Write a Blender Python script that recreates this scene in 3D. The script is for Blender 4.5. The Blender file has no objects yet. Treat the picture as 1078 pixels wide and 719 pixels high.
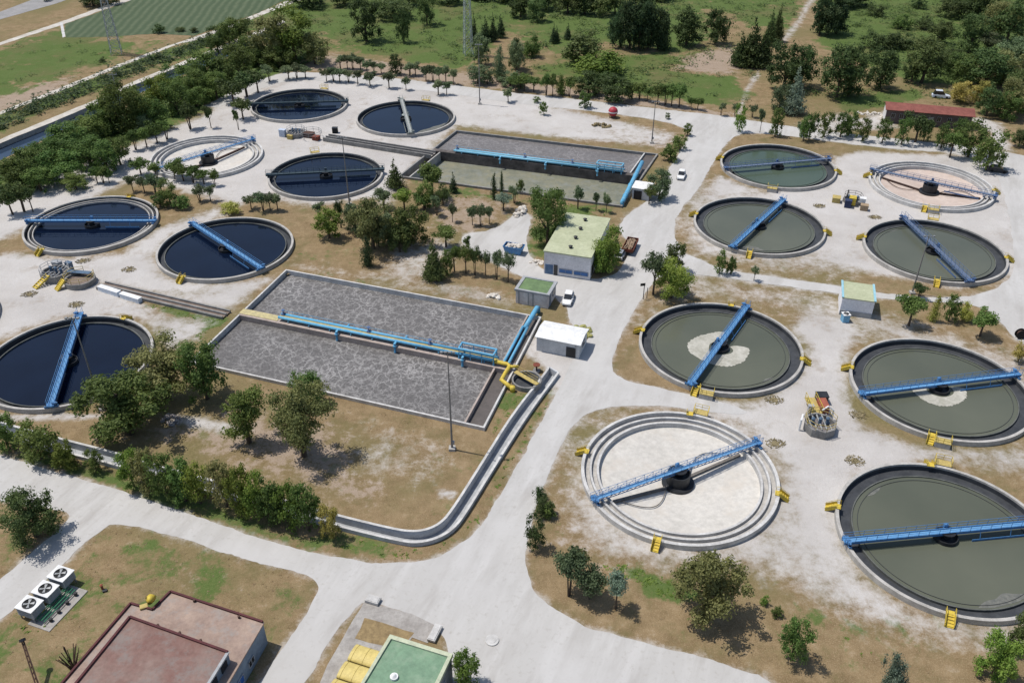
import bpy, math, random
import numpy as np
from mathutils import Vector, Matrix
from mathutils.geometry import tessellate_polygon
random.seed(7); RNG=np.random.default_rng(7)
SC=bpy.context.scene; COL=SC.collection
# ------------------------------------------------------------------ survey: photo pixel -> point on the site
FPX,PITCH,ROLL=926.27,0.594834,0.0027220
W0,H0,CZ=1078.0,719.0,80.8
cp,sp=math.cos(PITCH),math.sin(PITCH)
FW=Vector((0,cp,-sp)); UP=Vector((0,sp,cp)); RT=Vector((1,0,0))
CR=math.cos(ROLL)*RT+math.sin(ROLL)*UP; CU=-math.sin(ROLL)*RT+math.cos(ROLL)*UP
def G(x,y,z=0.0):
    d=FW+CR*((x-W0/2)/FPX)-CU*((y-H0/2)/FPX)
    t=(z-CZ)/d.z
    return Vector((0,0,CZ))+d*t
def ppm(p):
    return FPX/((Vector(p)-Vector((0,0,CZ))).dot(FW))
def G2(pts,z=0.0): return [G(x,y,z).to_2d() for x,y in pts]
AX=math.radians(-19.3)                       # the plant's own axis
E1=Vector((math.cos(AX),math.sin(AX),0)); E2=Vector((-math.sin(AX),math.cos(AX),0))
# ------------------------------------------------------------------ materials
def nodes(m):
    m.use_nodes=True; nt=m.node_tree; return nt,nt.nodes['Principled BSDF']
MATS={}
def M(name,c,c2=None,scale=.6,rough=.75,metal=0.0,spec=.3,bump=0,detail=6,c3=None):
    if name in MATS: return MATS[name]
    m=bpy.data.materials.new(name); nt,b=nodes(m); L=nt.links
    b.inputs['Roughness'].default_value=rough; b.inputs['Metallic'].default_value=metal
    b.inputs['Specular IOR Level'].default_value=spec
    if c2 is None: c2=tuple(v*.72 for v in c)
    tc=nt.nodes.new('ShaderNodeTexCoord')
    n=nt.nodes.new('ShaderNodeTexNoise'); n.inputs['Scale'].default_value=scale; n.inputs['Detail'].default_value=detail; n.inputs['Roughness'].default_value=.65
    L.new(tc.outputs['Object'],n.inputs['Vector'])
    r=nt.nodes.new('ShaderNodeValToRGB'); r.color_ramp.elements[0].position=.36; r.color_ramp.elements[1].position=.64
    r.color_ramp.elements[0].color=(*c2,1); r.color_ramp.elements[1].color=(*c,1)
    L.new(n.outputs['Fac'],r.inputs['Fac'])
    g=nt.nodes.new('ShaderNodeTexNoise'); g.inputs['Scale'].default_value=scale*4.3+.5; g.inputs['Detail'].default_value=8; g.inputs['Roughness'].default_value=.75; L.new(tc.outputs['Object'],g.inputs['Vector'])
    gm=nt.nodes.new('ShaderNodeMapRange'); gm.inputs['From Min'].default_value=.35; gm.inputs['From Max'].default_value=.68; gm.inputs['To Min'].default_value=1.06; gm.inputs['To Max'].default_value=.78; L.new(g.outputs['Fac'],gm.inputs['Value'])
    gx=nt.nodes.new('ShaderNodeVectorMath'); gx.operation='SCALE'; L.new(r.outputs['Color'],gx.inputs[0]); L.new(gm.outputs['Result'],gx.inputs['Scale'])
    out=gx.outputs[0]
    if c3:
        g3=nt.nodes.new('ShaderNodeTexNoise'); g3.inputs['Scale'].default_value=scale*1.7; g3.inputs['Detail'].default_value=9; g3.inputs['Roughness'].default_value=.72; L.new(tc.outputs['Object'],g3.inputs['Vector'])
        k3=nt.nodes.new('ShaderNodeMapRange'); k3.inputs['From Min'].default_value=.50; k3.inputs['From Max'].default_value=.66; k3.inputs['To Max'].default_value=.85; L.new(g3.outputs['Fac'],k3.inputs['Value'])
        x3=nt.nodes.new('ShaderNodeMix'); x3.data_type='RGBA'; L.new(k3.outputs['Result'],x3.inputs['Factor']); L.new(out,x3.inputs['A']); x3.inputs['B'].default_value=(*c3,1); out=x3.outputs['Result']
    L.new(out,b.inputs['Base Color'])
    if bump:
        bp=nt.nodes.new('ShaderNodeBump'); bp.inputs['Strength'].default_value=bump; bp.inputs['Distance'].default_value=.1
        n2=nt.nodes.new('ShaderNodeTexNoise'); n2.inputs['Scale'].default_value=scale*8; n2.inputs['Detail'].default_value=4
        L.new(tc.outputs['Object'],n2.inputs['Vector']); L.new(n2.outputs['Fac'],bp.inputs['Height']); L.new(bp.outputs['Normal'],b.inputs['Normal'])
    MATS[name]=m; return m
def leafmat(name,c,c2,trans=.42,var=.30):
    if name in MATS: return MATS[name]
    m=bpy.data.materials.new(name); nt,b=nodes(m); L=nt.links
    oi=nt.nodes.new('ShaderNodeObjectInfo'); at=nt.nodes.new('ShaderNodeAttribute'); at.attribute_name='tone'
    mx=nt.nodes.new('ShaderNodeMix'); mx.data_type='RGBA'
    mx.inputs['A'].default_value=(*c,1); mx.inputs['B'].default_value=(*c2,1); L.new(at.outputs['Fac'],mx.inputs['Factor'])
    hs=nt.nodes.new('ShaderNodeHueSaturation')
    mr=nt.nodes.new('ShaderNodeMapRange'); mr.inputs['To Min'].default_value=1-var; mr.inputs['To Max'].default_value=1+var
    L.new(oi.outputs['Random'],mr.inputs['Value']); L.new(mr.outputs['Result'],hs.inputs['Value'])
    mh=nt.nodes.new('ShaderNodeMapRange'); mh.inputs['To Min'].default_value=.478; mh.inputs['To Max'].default_value=.522
    mt=nt.nodes.new('ShaderNodeMath'); mt.operation='FRACT'; mm=nt.nodes.new('ShaderNodeMath'); mm.operation='MULTIPLY'; mm.inputs[1].default_value=7.31
    L.new(oi.outputs['Random'],mm.inputs[0]); L.new(mm.outputs[0],mt.inputs[0]); L.new(mt.outputs[0],mh.inputs['Value']); L.new(mh.outputs['Result'],hs.inputs['Hue'])
    L.new(mx.outputs['Result'],hs.inputs['Color']); L.new(hs.outputs['Color'],b.inputs['Base Color'])
    b.inputs['Roughness'].default_value=.6; b.inputs['Specular IOR Level'].default_value=.25
    tr=nt.nodes.new('ShaderNodeBsdfTranslucent'); L.new(hs.outputs['Color'],tr.inputs['Color'])
    ms=nt.nodes.new('ShaderNodeMixShader'); ms.inputs[0].default_value=trans
    L.new(b.outputs[0],ms.inputs[1]); L.new(tr.outputs[0],ms.inputs[2]); L.new(ms.outputs[0],nt.nodes['Material Output'].inputs['Surface'])
    MATS[name]=m; return m
def watermat(name,c,c2,rough=.06,bump=.02,scale=.25,spec=.5):
    m=bpy.data.materials.new(name); nt,b=nodes(m); L=nt.links
    tc=nt.nodes.new('ShaderNodeTexCoord')
    n=nt.nodes.new('ShaderNodeTexNoise'); n.inputs['Scale'].default_value=scale*.5; n.inputs['Detail'].default_value=4; L.new(tc.outputs['Object'],n.inputs['Vector'])
    r=nt.nodes.new('ShaderNodeValToRGB'); r.color_ramp.elements[0].position=.35; r.color_ramp.elements[1].position=.7
    r.color_ramp.elements[0].color=(*c,1); r.color_ramp.elements[1].color=(*c2,1); L.new(n.outputs['Fac'],r.inputs['Fac']); L.new(r.outputs['Color'],b.inputs['Base Color'])
    b.inputs['Roughness'].default_value=rough; b.inputs['Specular IOR Level'].default_value=spec; b.inputs['IOR'].default_value=1.33
    n2=nt.nodes.new('ShaderNodeTexNoise'); n2.inputs['Scale'].default_value=2.2; n2.inputs['Detail'].default_value=3; L.new(tc.outputs['Object'],n2.inputs['Vector'])
    bp=nt.nodes.new('ShaderNodeBump'); bp.inputs['Strength'].default_value=bump; bp.inputs['Distance'].default_value=.05
    L.new(n2.outputs['Fac'],bp.inputs['Height']); L.new(bp.outputs['Normal'],b.inputs['Normal'])
    MATS[name]=m; return m
def sludgemat(name,dark,lite,sc=.42):
    m=bpy.data.materials.new(name); nt,b=nodes(m); L=nt.links
    tc=nt.nodes.new('ShaderNodeTexCoord')
    n=nt.nodes.new('ShaderNodeTexNoise'); n.inputs['Scale'].default_value=.55; n.inputs['Detail'].default_value=7; n.inputs['Roughness'].default_value=.62; L.new(tc.outputs['Object'],n.inputs['Vector'])
    va=nt.nodes.new('ShaderNodeVectorMath'); va.operation='SCALE'; va.inputs['Scale'].default_value=3.4; L.new(n.outputs['Color'],va.inputs[0])
    vb=nt.nodes.new('ShaderNodeVectorMath'); L.new(tc.outputs['Object'],vb.inputs[0]); L.new(va.outputs[0],vb.inputs[1])
    def vor(s,w0,w1):
        v=nt.nodes.new('ShaderNodeTexVoronoi'); v.feature='DISTANCE_TO_EDGE'; v.inputs['Scale'].default_value=s; L.new(vb.outputs[0],v.inputs['Vector'])
        mr=nt.nodes.new('ShaderNodeMapRange'); mr.inputs['From Min'].default_value=w0; mr.inputs['From Max'].default_value=w1; mr.inputs['To Min'].default_value=1; mr.inputs['To Max'].default_value=0
        L.new(v.outputs['Distance'],mr.inputs['Value']); return mr.outputs['Result']
    a=vor(sc*.8,.0,.10); c=vor(sc*2.1,.0,.13)
    n3=nt.nodes.new('ShaderNodeTexNoise'); n3.inputs['Scale'].default_value=.085; n3.inputs['Detail'].default_value=6; L.new(tc.outputs['Object'],n3.inputs['Vector'])
    m3=nt.nodes.new('ShaderNodeMapRange'); m3.inputs['From Min'].default_value=.35; m3.inputs['From Max'].default_value=.65; L.new(n3.outputs['Fac'],m3.inputs['Value'])
    m1=nt.nodes.new('ShaderNodeMath'); m1.operation='MULTIPLY_ADD'; m1.inputs[1].default_value=.32; L.new(c,m1.inputs[0])
    m0=nt.nodes.new('ShaderNodeMath'); m0.operation='MULTIPLY'; m0.inputs[1].default_value=.62; L.new(a,m0.inputs[0]); L.new(m0.outputs[0],m1.inputs[2])
    n4=nt.nodes.new('ShaderNodeTexNoise'); n4.inputs['Scale'].default_value=2.5; n4.inputs['Detail'].default_value=5; L.new(tc.outputs['Object'],n4.inputs['Vector'])
    m4=nt.nodes.new('ShaderNodeMath'); m4.operation='MULTIPLY_ADD'; m4.inputs[1].default_value=.7; m4.inputs[2].default_value=-.28; L.new(n4.outputs['Fac'],m4.inputs[0])
    m5=nt.nodes.new('ShaderNodeMath'); m5.use_clamp=True; L.new(m1.outputs[0],m5.inputs[0]); L.new(m4.outputs[0],m5.inputs[1])
    m6=nt.nodes.new('ShaderNodeMath'); m6.operation='MULTIPLY_ADD'; m6.inputs[1].default_value=.75; m6.inputs[2].default_value=.35; L.new(m3.outputs['Result'],m6.inputs[0])
    m7=nt.nodes.new('ShaderNodeMath'); m7.operation='MULTIPLY'; L.new(m5.outputs[0],m7.inputs[0]); L.new(m6.outputs[0],m7.inputs[1])
    mx=nt.nodes.new('ShaderNodeMix'); mx.data_type='RGBA'; mx.inputs['A'].default_value=(*dark,1); mx.inputs['B'].default_value=(*lite,1)
    L.new(m7.outputs[0],mx.inputs['Factor']); L.new(mx.outputs['Result'],b.inputs['Base Color']); b.inputs['Roughness'].default_value=.55
    b.inputs['Specular IOR Level'].default_value=.3
    MATS[name]=m; return m
CONC=M('concrete_light',(.46,.44,.41),(.33,.315,.29),.8,.85)
CONCD=M('concrete_dark_wet',(.060,.064,.070),(.035,.038,.043),.5,.55)
CONCM=M('concrete_mid',(.27,.262,.25),(.17,.165,.155),.6,.85)
CONCW=M('concrete_bleached',(.58,.57,.55),(.40,.39,.375),.7,.85)
SILT=M('dry_silt_floor',(.57,.545,.50),(.50,.475,.43),.12,.9,c3=(.49,.445,.385))
BLUE=M('blue_paint',(.075,.225,.46),(.055,.165,.36),1.5,.55,c3=(.11,.20,.33))
BLUEL=M('light_blue_pipe_paint',(.13,.40,.60),(.09,.31,.51),.8,.5,c3=(.20,.38,.47))
BLUEG=M('faded_blue_grey_paint',(.10,.17,.33),(.07,.12,.23),1.5,.55)
STEEL=M('galvanised_steel',(.33,.34,.34),(.22,.23,.235),2,.5,.3)
DARK=M('dark_metal',(.03,.032,.036),(.018,.019,.022),1,.5)
BLACK=M('rubber_black',(.015,.015,.016),None,2,.8)
YEL=M('yellow_paint',(.66,.50,.06),(.50,.37,.05),2,.6,c3=(.42,.30,.09))
YELD=M('weathered_yellow',(.50,.39,.13),(.35,.27,.10),2,.7)
RUST=M('rust_red',(.22,.06,.035),(.13,.04,.025),1.5,.8)
RUSTD=M('dark_rust',(.10,.055,.04),(.055,.032,.025),1.5,.8)
WHITE=M('white_paint',(.78,.78,.77),(.62,.62,.61),.7,.55)
GREYP=M('grey_paint',(.36,.37,.38),(.28,.29,.30),1,.6)
NAVY=watermat('clear_dark_water',(.0022,.0045,.013),(.0035,.0075,.020),.05,.06)
MURK=watermat('murky_green_water',(.080,.088,.066),(.112,.118,.087),.14,.08,.1,.45)
MURKG=watermat('green_water',(.056,.082,.060),(.074,.098,.070),.12,.05,.12,.4)
CANAL=watermat('canal_water_blue',(.02,.035,.06),(.03,.048,.08),.08,.1)
SLUDGE=sludgemat('foaming_sludge',(.088,.083,.080),(.33,.318,.308),.80)
SLUDGE2=sludgemat('calm_sludge',(.12,.112,.108),(.26,.245,.24),.8)
SLUDGE3=M('still_sludge',(.115,.10,.092),(.09,.08,.074),.4,.6)
FOAM=M('pale_foam',(.47,.455,.40),(.33,.32,.265),.45,.8)
GLASS=M('dark_glass',(.02,.025,.03),(.012,.014,.018),1,.12,0,.6)
BARK=M('bark',(.12,.09,.065),(.06,.045,.033),4,.9)
# ------------------------------------------------------------------ mesh building
class MB:
    def __init__(s): s.v=[]; s.f=[]
    def add(s,v,f):
        o=len(s.v); s.v+= [tuple(p) for p in v]; s.f+=[tuple(i+o for i in q) for q in f]; return s
    def box(s,c,d,rz=0.0):
        c=Vector(c); hx,hy,hz=d[0]/2,d[1]/2,d[2]/2; ca,sa=math.cos(rz),math.sin(rz); v=[]
        for z in (-hz,hz):
            for x,y in ((-hx,-hy),(hx,-hy),(hx,hy),(-hx,hy)): v.append((c.x+x*ca-y*sa,c.y+x*sa+y*ca,c.z+z))
        return s.add(v,[(3,2,1,0),(4,5,6,7),(0,1,5,4),(1,2,6,5),(2,3,7,6),(3,0,4,7)])
    def bar(s,p,q,w,h):
        p,q=Vector(p),Vector(q); d=(q-p); 
        if d.length<1e-6: return s
        d.normalize(); up=Vector((0,0,1)) if abs(d.z)<.95 else Vector((1,0,0))
        sd=d.cross(up).normalized()*(w/2); u=sd.cross(d).normalized()*(h/2)
        v=[p-sd-u,p+sd-u,p+sd+u,p-sd+u,q-sd-u,q+sd-u,q+sd+u,q-sd+u]
        return s.add(v,[(0,1,2,3),(7,6,5,4),(0,4,5,1),(1,5,6,2),(2,6,7,3),(3,7,4,0)])
    def tube(s,pts,r,n=8,r2=None,cap=True):
        pts=[Vector(p) for p in pts]; m=len(pts); r2=r if r2 is None else r2; v=[]; f=[]
        for i,p in enumerate(pts):
            d=(pts[min(i+1,m-1)]-pts[max(i-1,0)]).normalized(); up=Vector((0,0,1)) if abs(d.z)<.9 else Vector((1,0,0))
            a=d.cross(up).normalized(); b=a.cross(d); rr=r+(r2-r)*i/max(1,m-1)
            for k in range(n):
                t=2*math.pi*k/n; v.append(p+(a*math.cos(t)+b*math.sin(t))*rr)
        for i in range(m-1):
            for k in range(n): f.append((i*n+k,i*n+(k+1)%n,(i+1)*n+(k+1)%n,(i+1)*n+k))
        if cap: f.append(tuple(range(n-1,-1,-1))); f.append(tuple((m-1)*n+k for k in range(n)))
        return s.add(v,f)
    def rev(s,prof,c=(0,0,0),n=96,a0=0.0,a1=None):
        c=Vector(c); full=a1 is None; a1=2*math.pi if full else a1; k=n if full else n+1; v=[];f=[]
        for j in range(k):
            t=a0+(a1-a0)*j/n
            for r,z in prof: v.append((c.x+r*math.cos(t),c.y+r*math.sin(t),c.z+z))
        m=len(prof)
        for j in range(n):
            j2=(j+1)%k
            for i in range(m-1):
                f.append((j*m+i,j2*m+i,j2*m+i+1,j*m+i+1))
        return s.add(v,f)
    def disc(s,c,r,n=96,jit=None):
        v=[(c[0],c[1],c[2])]; 
        for k in range(n):
            t=2*math.pi*k/n; rr=r if jit is None else jit(t); v.append((c[0]+rr*math.cos(t),c[1]+rr*math.sin(t),c[2]))
        return s.add(v,[(0,1+k,1+(k+1)%n) for k in range(n)])
    def prism(s,pts,z0,z1,bottom=True,zs=None):
        n=len(pts); pts=[(p[0],p[1]) for p in pts]
        ar=sum(pts[i][0]*pts[(i+1)%n][1]-pts[(i+1)%n][0]*pts[i][1] for i in range(n))
        if ar<0:
            pts=pts[::-1]; zs=zs[::-1] if zs else zs
        v=[(x,y,z0) for x,y in pts]+[(x,y,(zs[i] if zs else z1)) for i,(x,y) in enumerate(pts)]
        f=[(i,(i+1)%n,n+(i+1)%n,n+i) for i in range(n)]
        tri=tessellate_polygon([[Vector((x,y,0)) for x,y in pts]])
        for t in tri:
            a,b,c=t; k=(pts[b][0]-pts[a][0])*(pts[c][1]-pts[a][1])-(pts[b][1]-pts[a][1])*(pts[c][0]-pts[a][0])
            if k<0: a,c=c,a
            f.append((n+a,n+b,n+c)); 
            if bottom: f.append((c,b,a))
        return s.add(v,f)
    def build(s,name,mat,parent=None,org=None,smooth=False):
        """org: the root's world location, when the vertices are in world coordinates"""
        me=bpy.data.meshes.new(name); v=s.v
        if org is not None: v=[(x-org[0],y-org[1],z-org[2]) for x,y,z in v]
        me.from_pydata(v,[],s.f); me.materials.append(mat); me.update()
        if smooth: me.shade_smooth() if hasattr(me,'shade_smooth') else me.polygons.foreach_set('use_smooth',[True]*len(me.polygons))
        o=bpy.data.objects.new(name,me); COL.objects.link(o)
        if parent is not None: o.parent=parent
        return o
def tag(o,label=None,cat=None,group=None,kind=None):
    if label: o['label']=label
    if cat: o['category']=cat
    if group: o['group']=group
    if kind: o['kind']=kind
    return o
def thing(name,loc,label,cat,group=None,rz=0.0):
    o=bpy.data.objects.new(name,None); COL.objects.link(o); o.location=loc; o.rotation_euler=(0,0,rz); o.empty_display_size=.3
    return tag(o,label,cat,group)
def dup(root,loc,rz=0.0,label=None,scale=None):
    def cp_(o,par):
        c=o.copy(); COL.objects.link(c)
        if par is not None: c.parent=par
        for ch in o.children: cp_(ch,c)
        return c
    r=cp_(root,None); r.location=loc; r.rotation_euler=(0,0,rz)
    if scale: r.scale=scale
    if label: r['label']=label
    return r
ORD='first second third fourth fifth sixth seventh eighth ninth tenth eleventh twelfth thirteenth fourteenth fifteenth sixteenth seventeenth eighteenth nineteenth twentieth'.split()
def ordn(i,n=None):
    if n is not None and i==n-1 and n>1: return 'last'
    if i<20: return ORD[i]
    return 'twenty-'+ORD[i-20] if i<29 else 'thirtieth'
def vnoise(seed):
    rg=random.Random(seed); ph=[(rg.uniform(.15,1.6),rg.uniform(0,6.28)) for _ in range(7)]
    return lambda t: sum(math.sin(t*f+p)/(1+i*.25) for i,(f,p) in enumerate(ph))/3.2
def rough_poly(pts,amp,step=1.2,seed=1):
    """densify an outline in metres and let it wander like a worn edge"""
    out=[]; nz=vnoise(seed); s=0; rg=random.Random(seed+5); n=len(pts)
    for i in range(n):
        a,b=Vector(pts[i]),Vector(pts[(i+1)%n]); d=b-a; l=d.length
        if l<1e-6: continue
        nr=Vector((-d.y,d.x))/l; k=max(1,int(min(l,400)/step))
        for j in range(k):
            p=a+d*(j/k); out.append(p+nr*(amp*(nz(s+l*j/k)+rg.uniform(-.35,.35))))
        s+=l
    return out
def chaikin(pts,it=2,closed=True):
    for _ in range(it):
        o=[]; n=len(pts)
        for i in range(n if closed else n-1):
            a,b=Vector(pts[i]),Vector(pts[(i+1)%n]); o+= [a*.75+b*.25,a*.25+b*.75]
        if not closed: o=[Vector(pts[0])]+o+[Vector(pts[-1])]
        pts=o
    return pts
def sheet(name,pts,z,mat,amp=.25,seed=1,smooth=1,step=1.2):
    p=chaikin(pts,smooth) if smooth else [Vector(q) for q in pts]
    p=rough_poly(p,amp,step,seed) if amp else p
    tri=tessellate_polygon([[Vector((q[0],q[1],0)) for q in p]])
    f=[]
    for a,b,c in tri:
        k=(p[b][0]-p[a][0])*(p[c][1]-p[a][1])-(p[b][1]-p[a][1])*(p[c][0]-p[a][0])
        f.append((a,b,c) if k>0 else (c,b,a))
    m=MB(); m.add([(q[0],q[1],z) for q in p],f)
    o=m.build(name,mat); tag(o,kind='structure'); return o
def ribbon(mb,pts,w,z0,z1):
    """a wall or strip of width w along a polyline"""
    pts=[Vector((p[0],p[1])) for p in pts]; n=len(pts); L=[];R=[]
    for i in range(n):
        d=(pts[min(i+1,n-1)]-pts[max(i-1,0)]).normalized(); nr=Vector((-d.y,d.x))*(w/2); L.append(pts[i]+nr); R.append(pts[i]-nr)
    v=[];f=[]
    for i in range(n): v+=[(*R[i],z0),(*L[i],z0),(*L[i],z1),(*R[i],z1)]
    for i in range(n-1):
        a,b=4*i,4*i+4
        f+=[(a+1,b+1,b+2,a+2),(a+2,b+2,b+3,a+3),(a+3,b+3,b,a),(a,b,b+1,a+1)]
    f+=[(0,1,2,3),(4*n-1,4*n-2,4*n-3,4*n-4)]
    return mb.add(v,f)
# ------------------------------------------------------------------ the tanks' places (metres, from the survey)
RR,RL,RIM=13.05,12.84,.8
K=13.0518
TC={'R1':(4.698,14.652),'R2':(3.828,12.332),'R3':(2.579,9.001),'R4':(1.71,6.688),'R5':(7.094,13.848),'R6':(6.227,11.528),'R7':(4.962,8.166),'R8':(4.095,5.853),
'L1':(-4.409,17.793),'L2':(-2.133,17.051),'L3':(-5.515,15.027),'L4':(-3.227,14.22),'L5':(-6.521,12.315),'L6':(-4.234,11.542),'L7':(-5.362,8.663)}
TC={k:(a*K,b*K) for k,(a,b) in TC.items()}
TR_={k:(RR if k[0]=='R' else RL) for k in TC}
A_TL=G(301,284,.5); A_TR=G(570,334,.5); A_BR=G(510,451,.5); A_BL=A_TL+A_BR-A_TR
B_TL=G(480,137,.5); B_TR=G(693,162,.5); B_BR=G(655,217,.5); B_BL=B_TL+B_BR-B_TR
# canal strip
CAN_N=[(-60,172),(0,151),(50,131),(100,110),(138,91),(180,74),(223,56),(262,40),(300,24)]
CAN_S=[(-60,196),(0,169),(70,136),(110,116),(150,97),(190,80),(230,64),(268,48),(305,31)]
# ------------------------------------------------------------------ ground
def sdf(P,poly):
    poly=np.array(poly,float); n=len(poly); d=np.full(len(P),1e18); ins=np.zeros(len(P),bool)
    for i in range(n):
        a=poly[i]; b=poly[(i+1)%n]; e=b-a; w=P-a; t=np.clip((w@e)/max(e@e,1e-12),0,1); q=w-t[:,None]*e
        d=np.minimum(d,(q*q).sum(1))
        c=((a[1]>P[:,1])!=(b[1]>P[:,1]))
        with np.errstate(divide='ignore',invalid='ignore'): xi=a[0]+(P[:,1]-a[1])*(b[0]-a[0])/(b[1]-a[1])
        ins^= c&(P[:,0]<xi)
    d=np.sqrt(d); return np.where(ins,-d,d)
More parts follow.
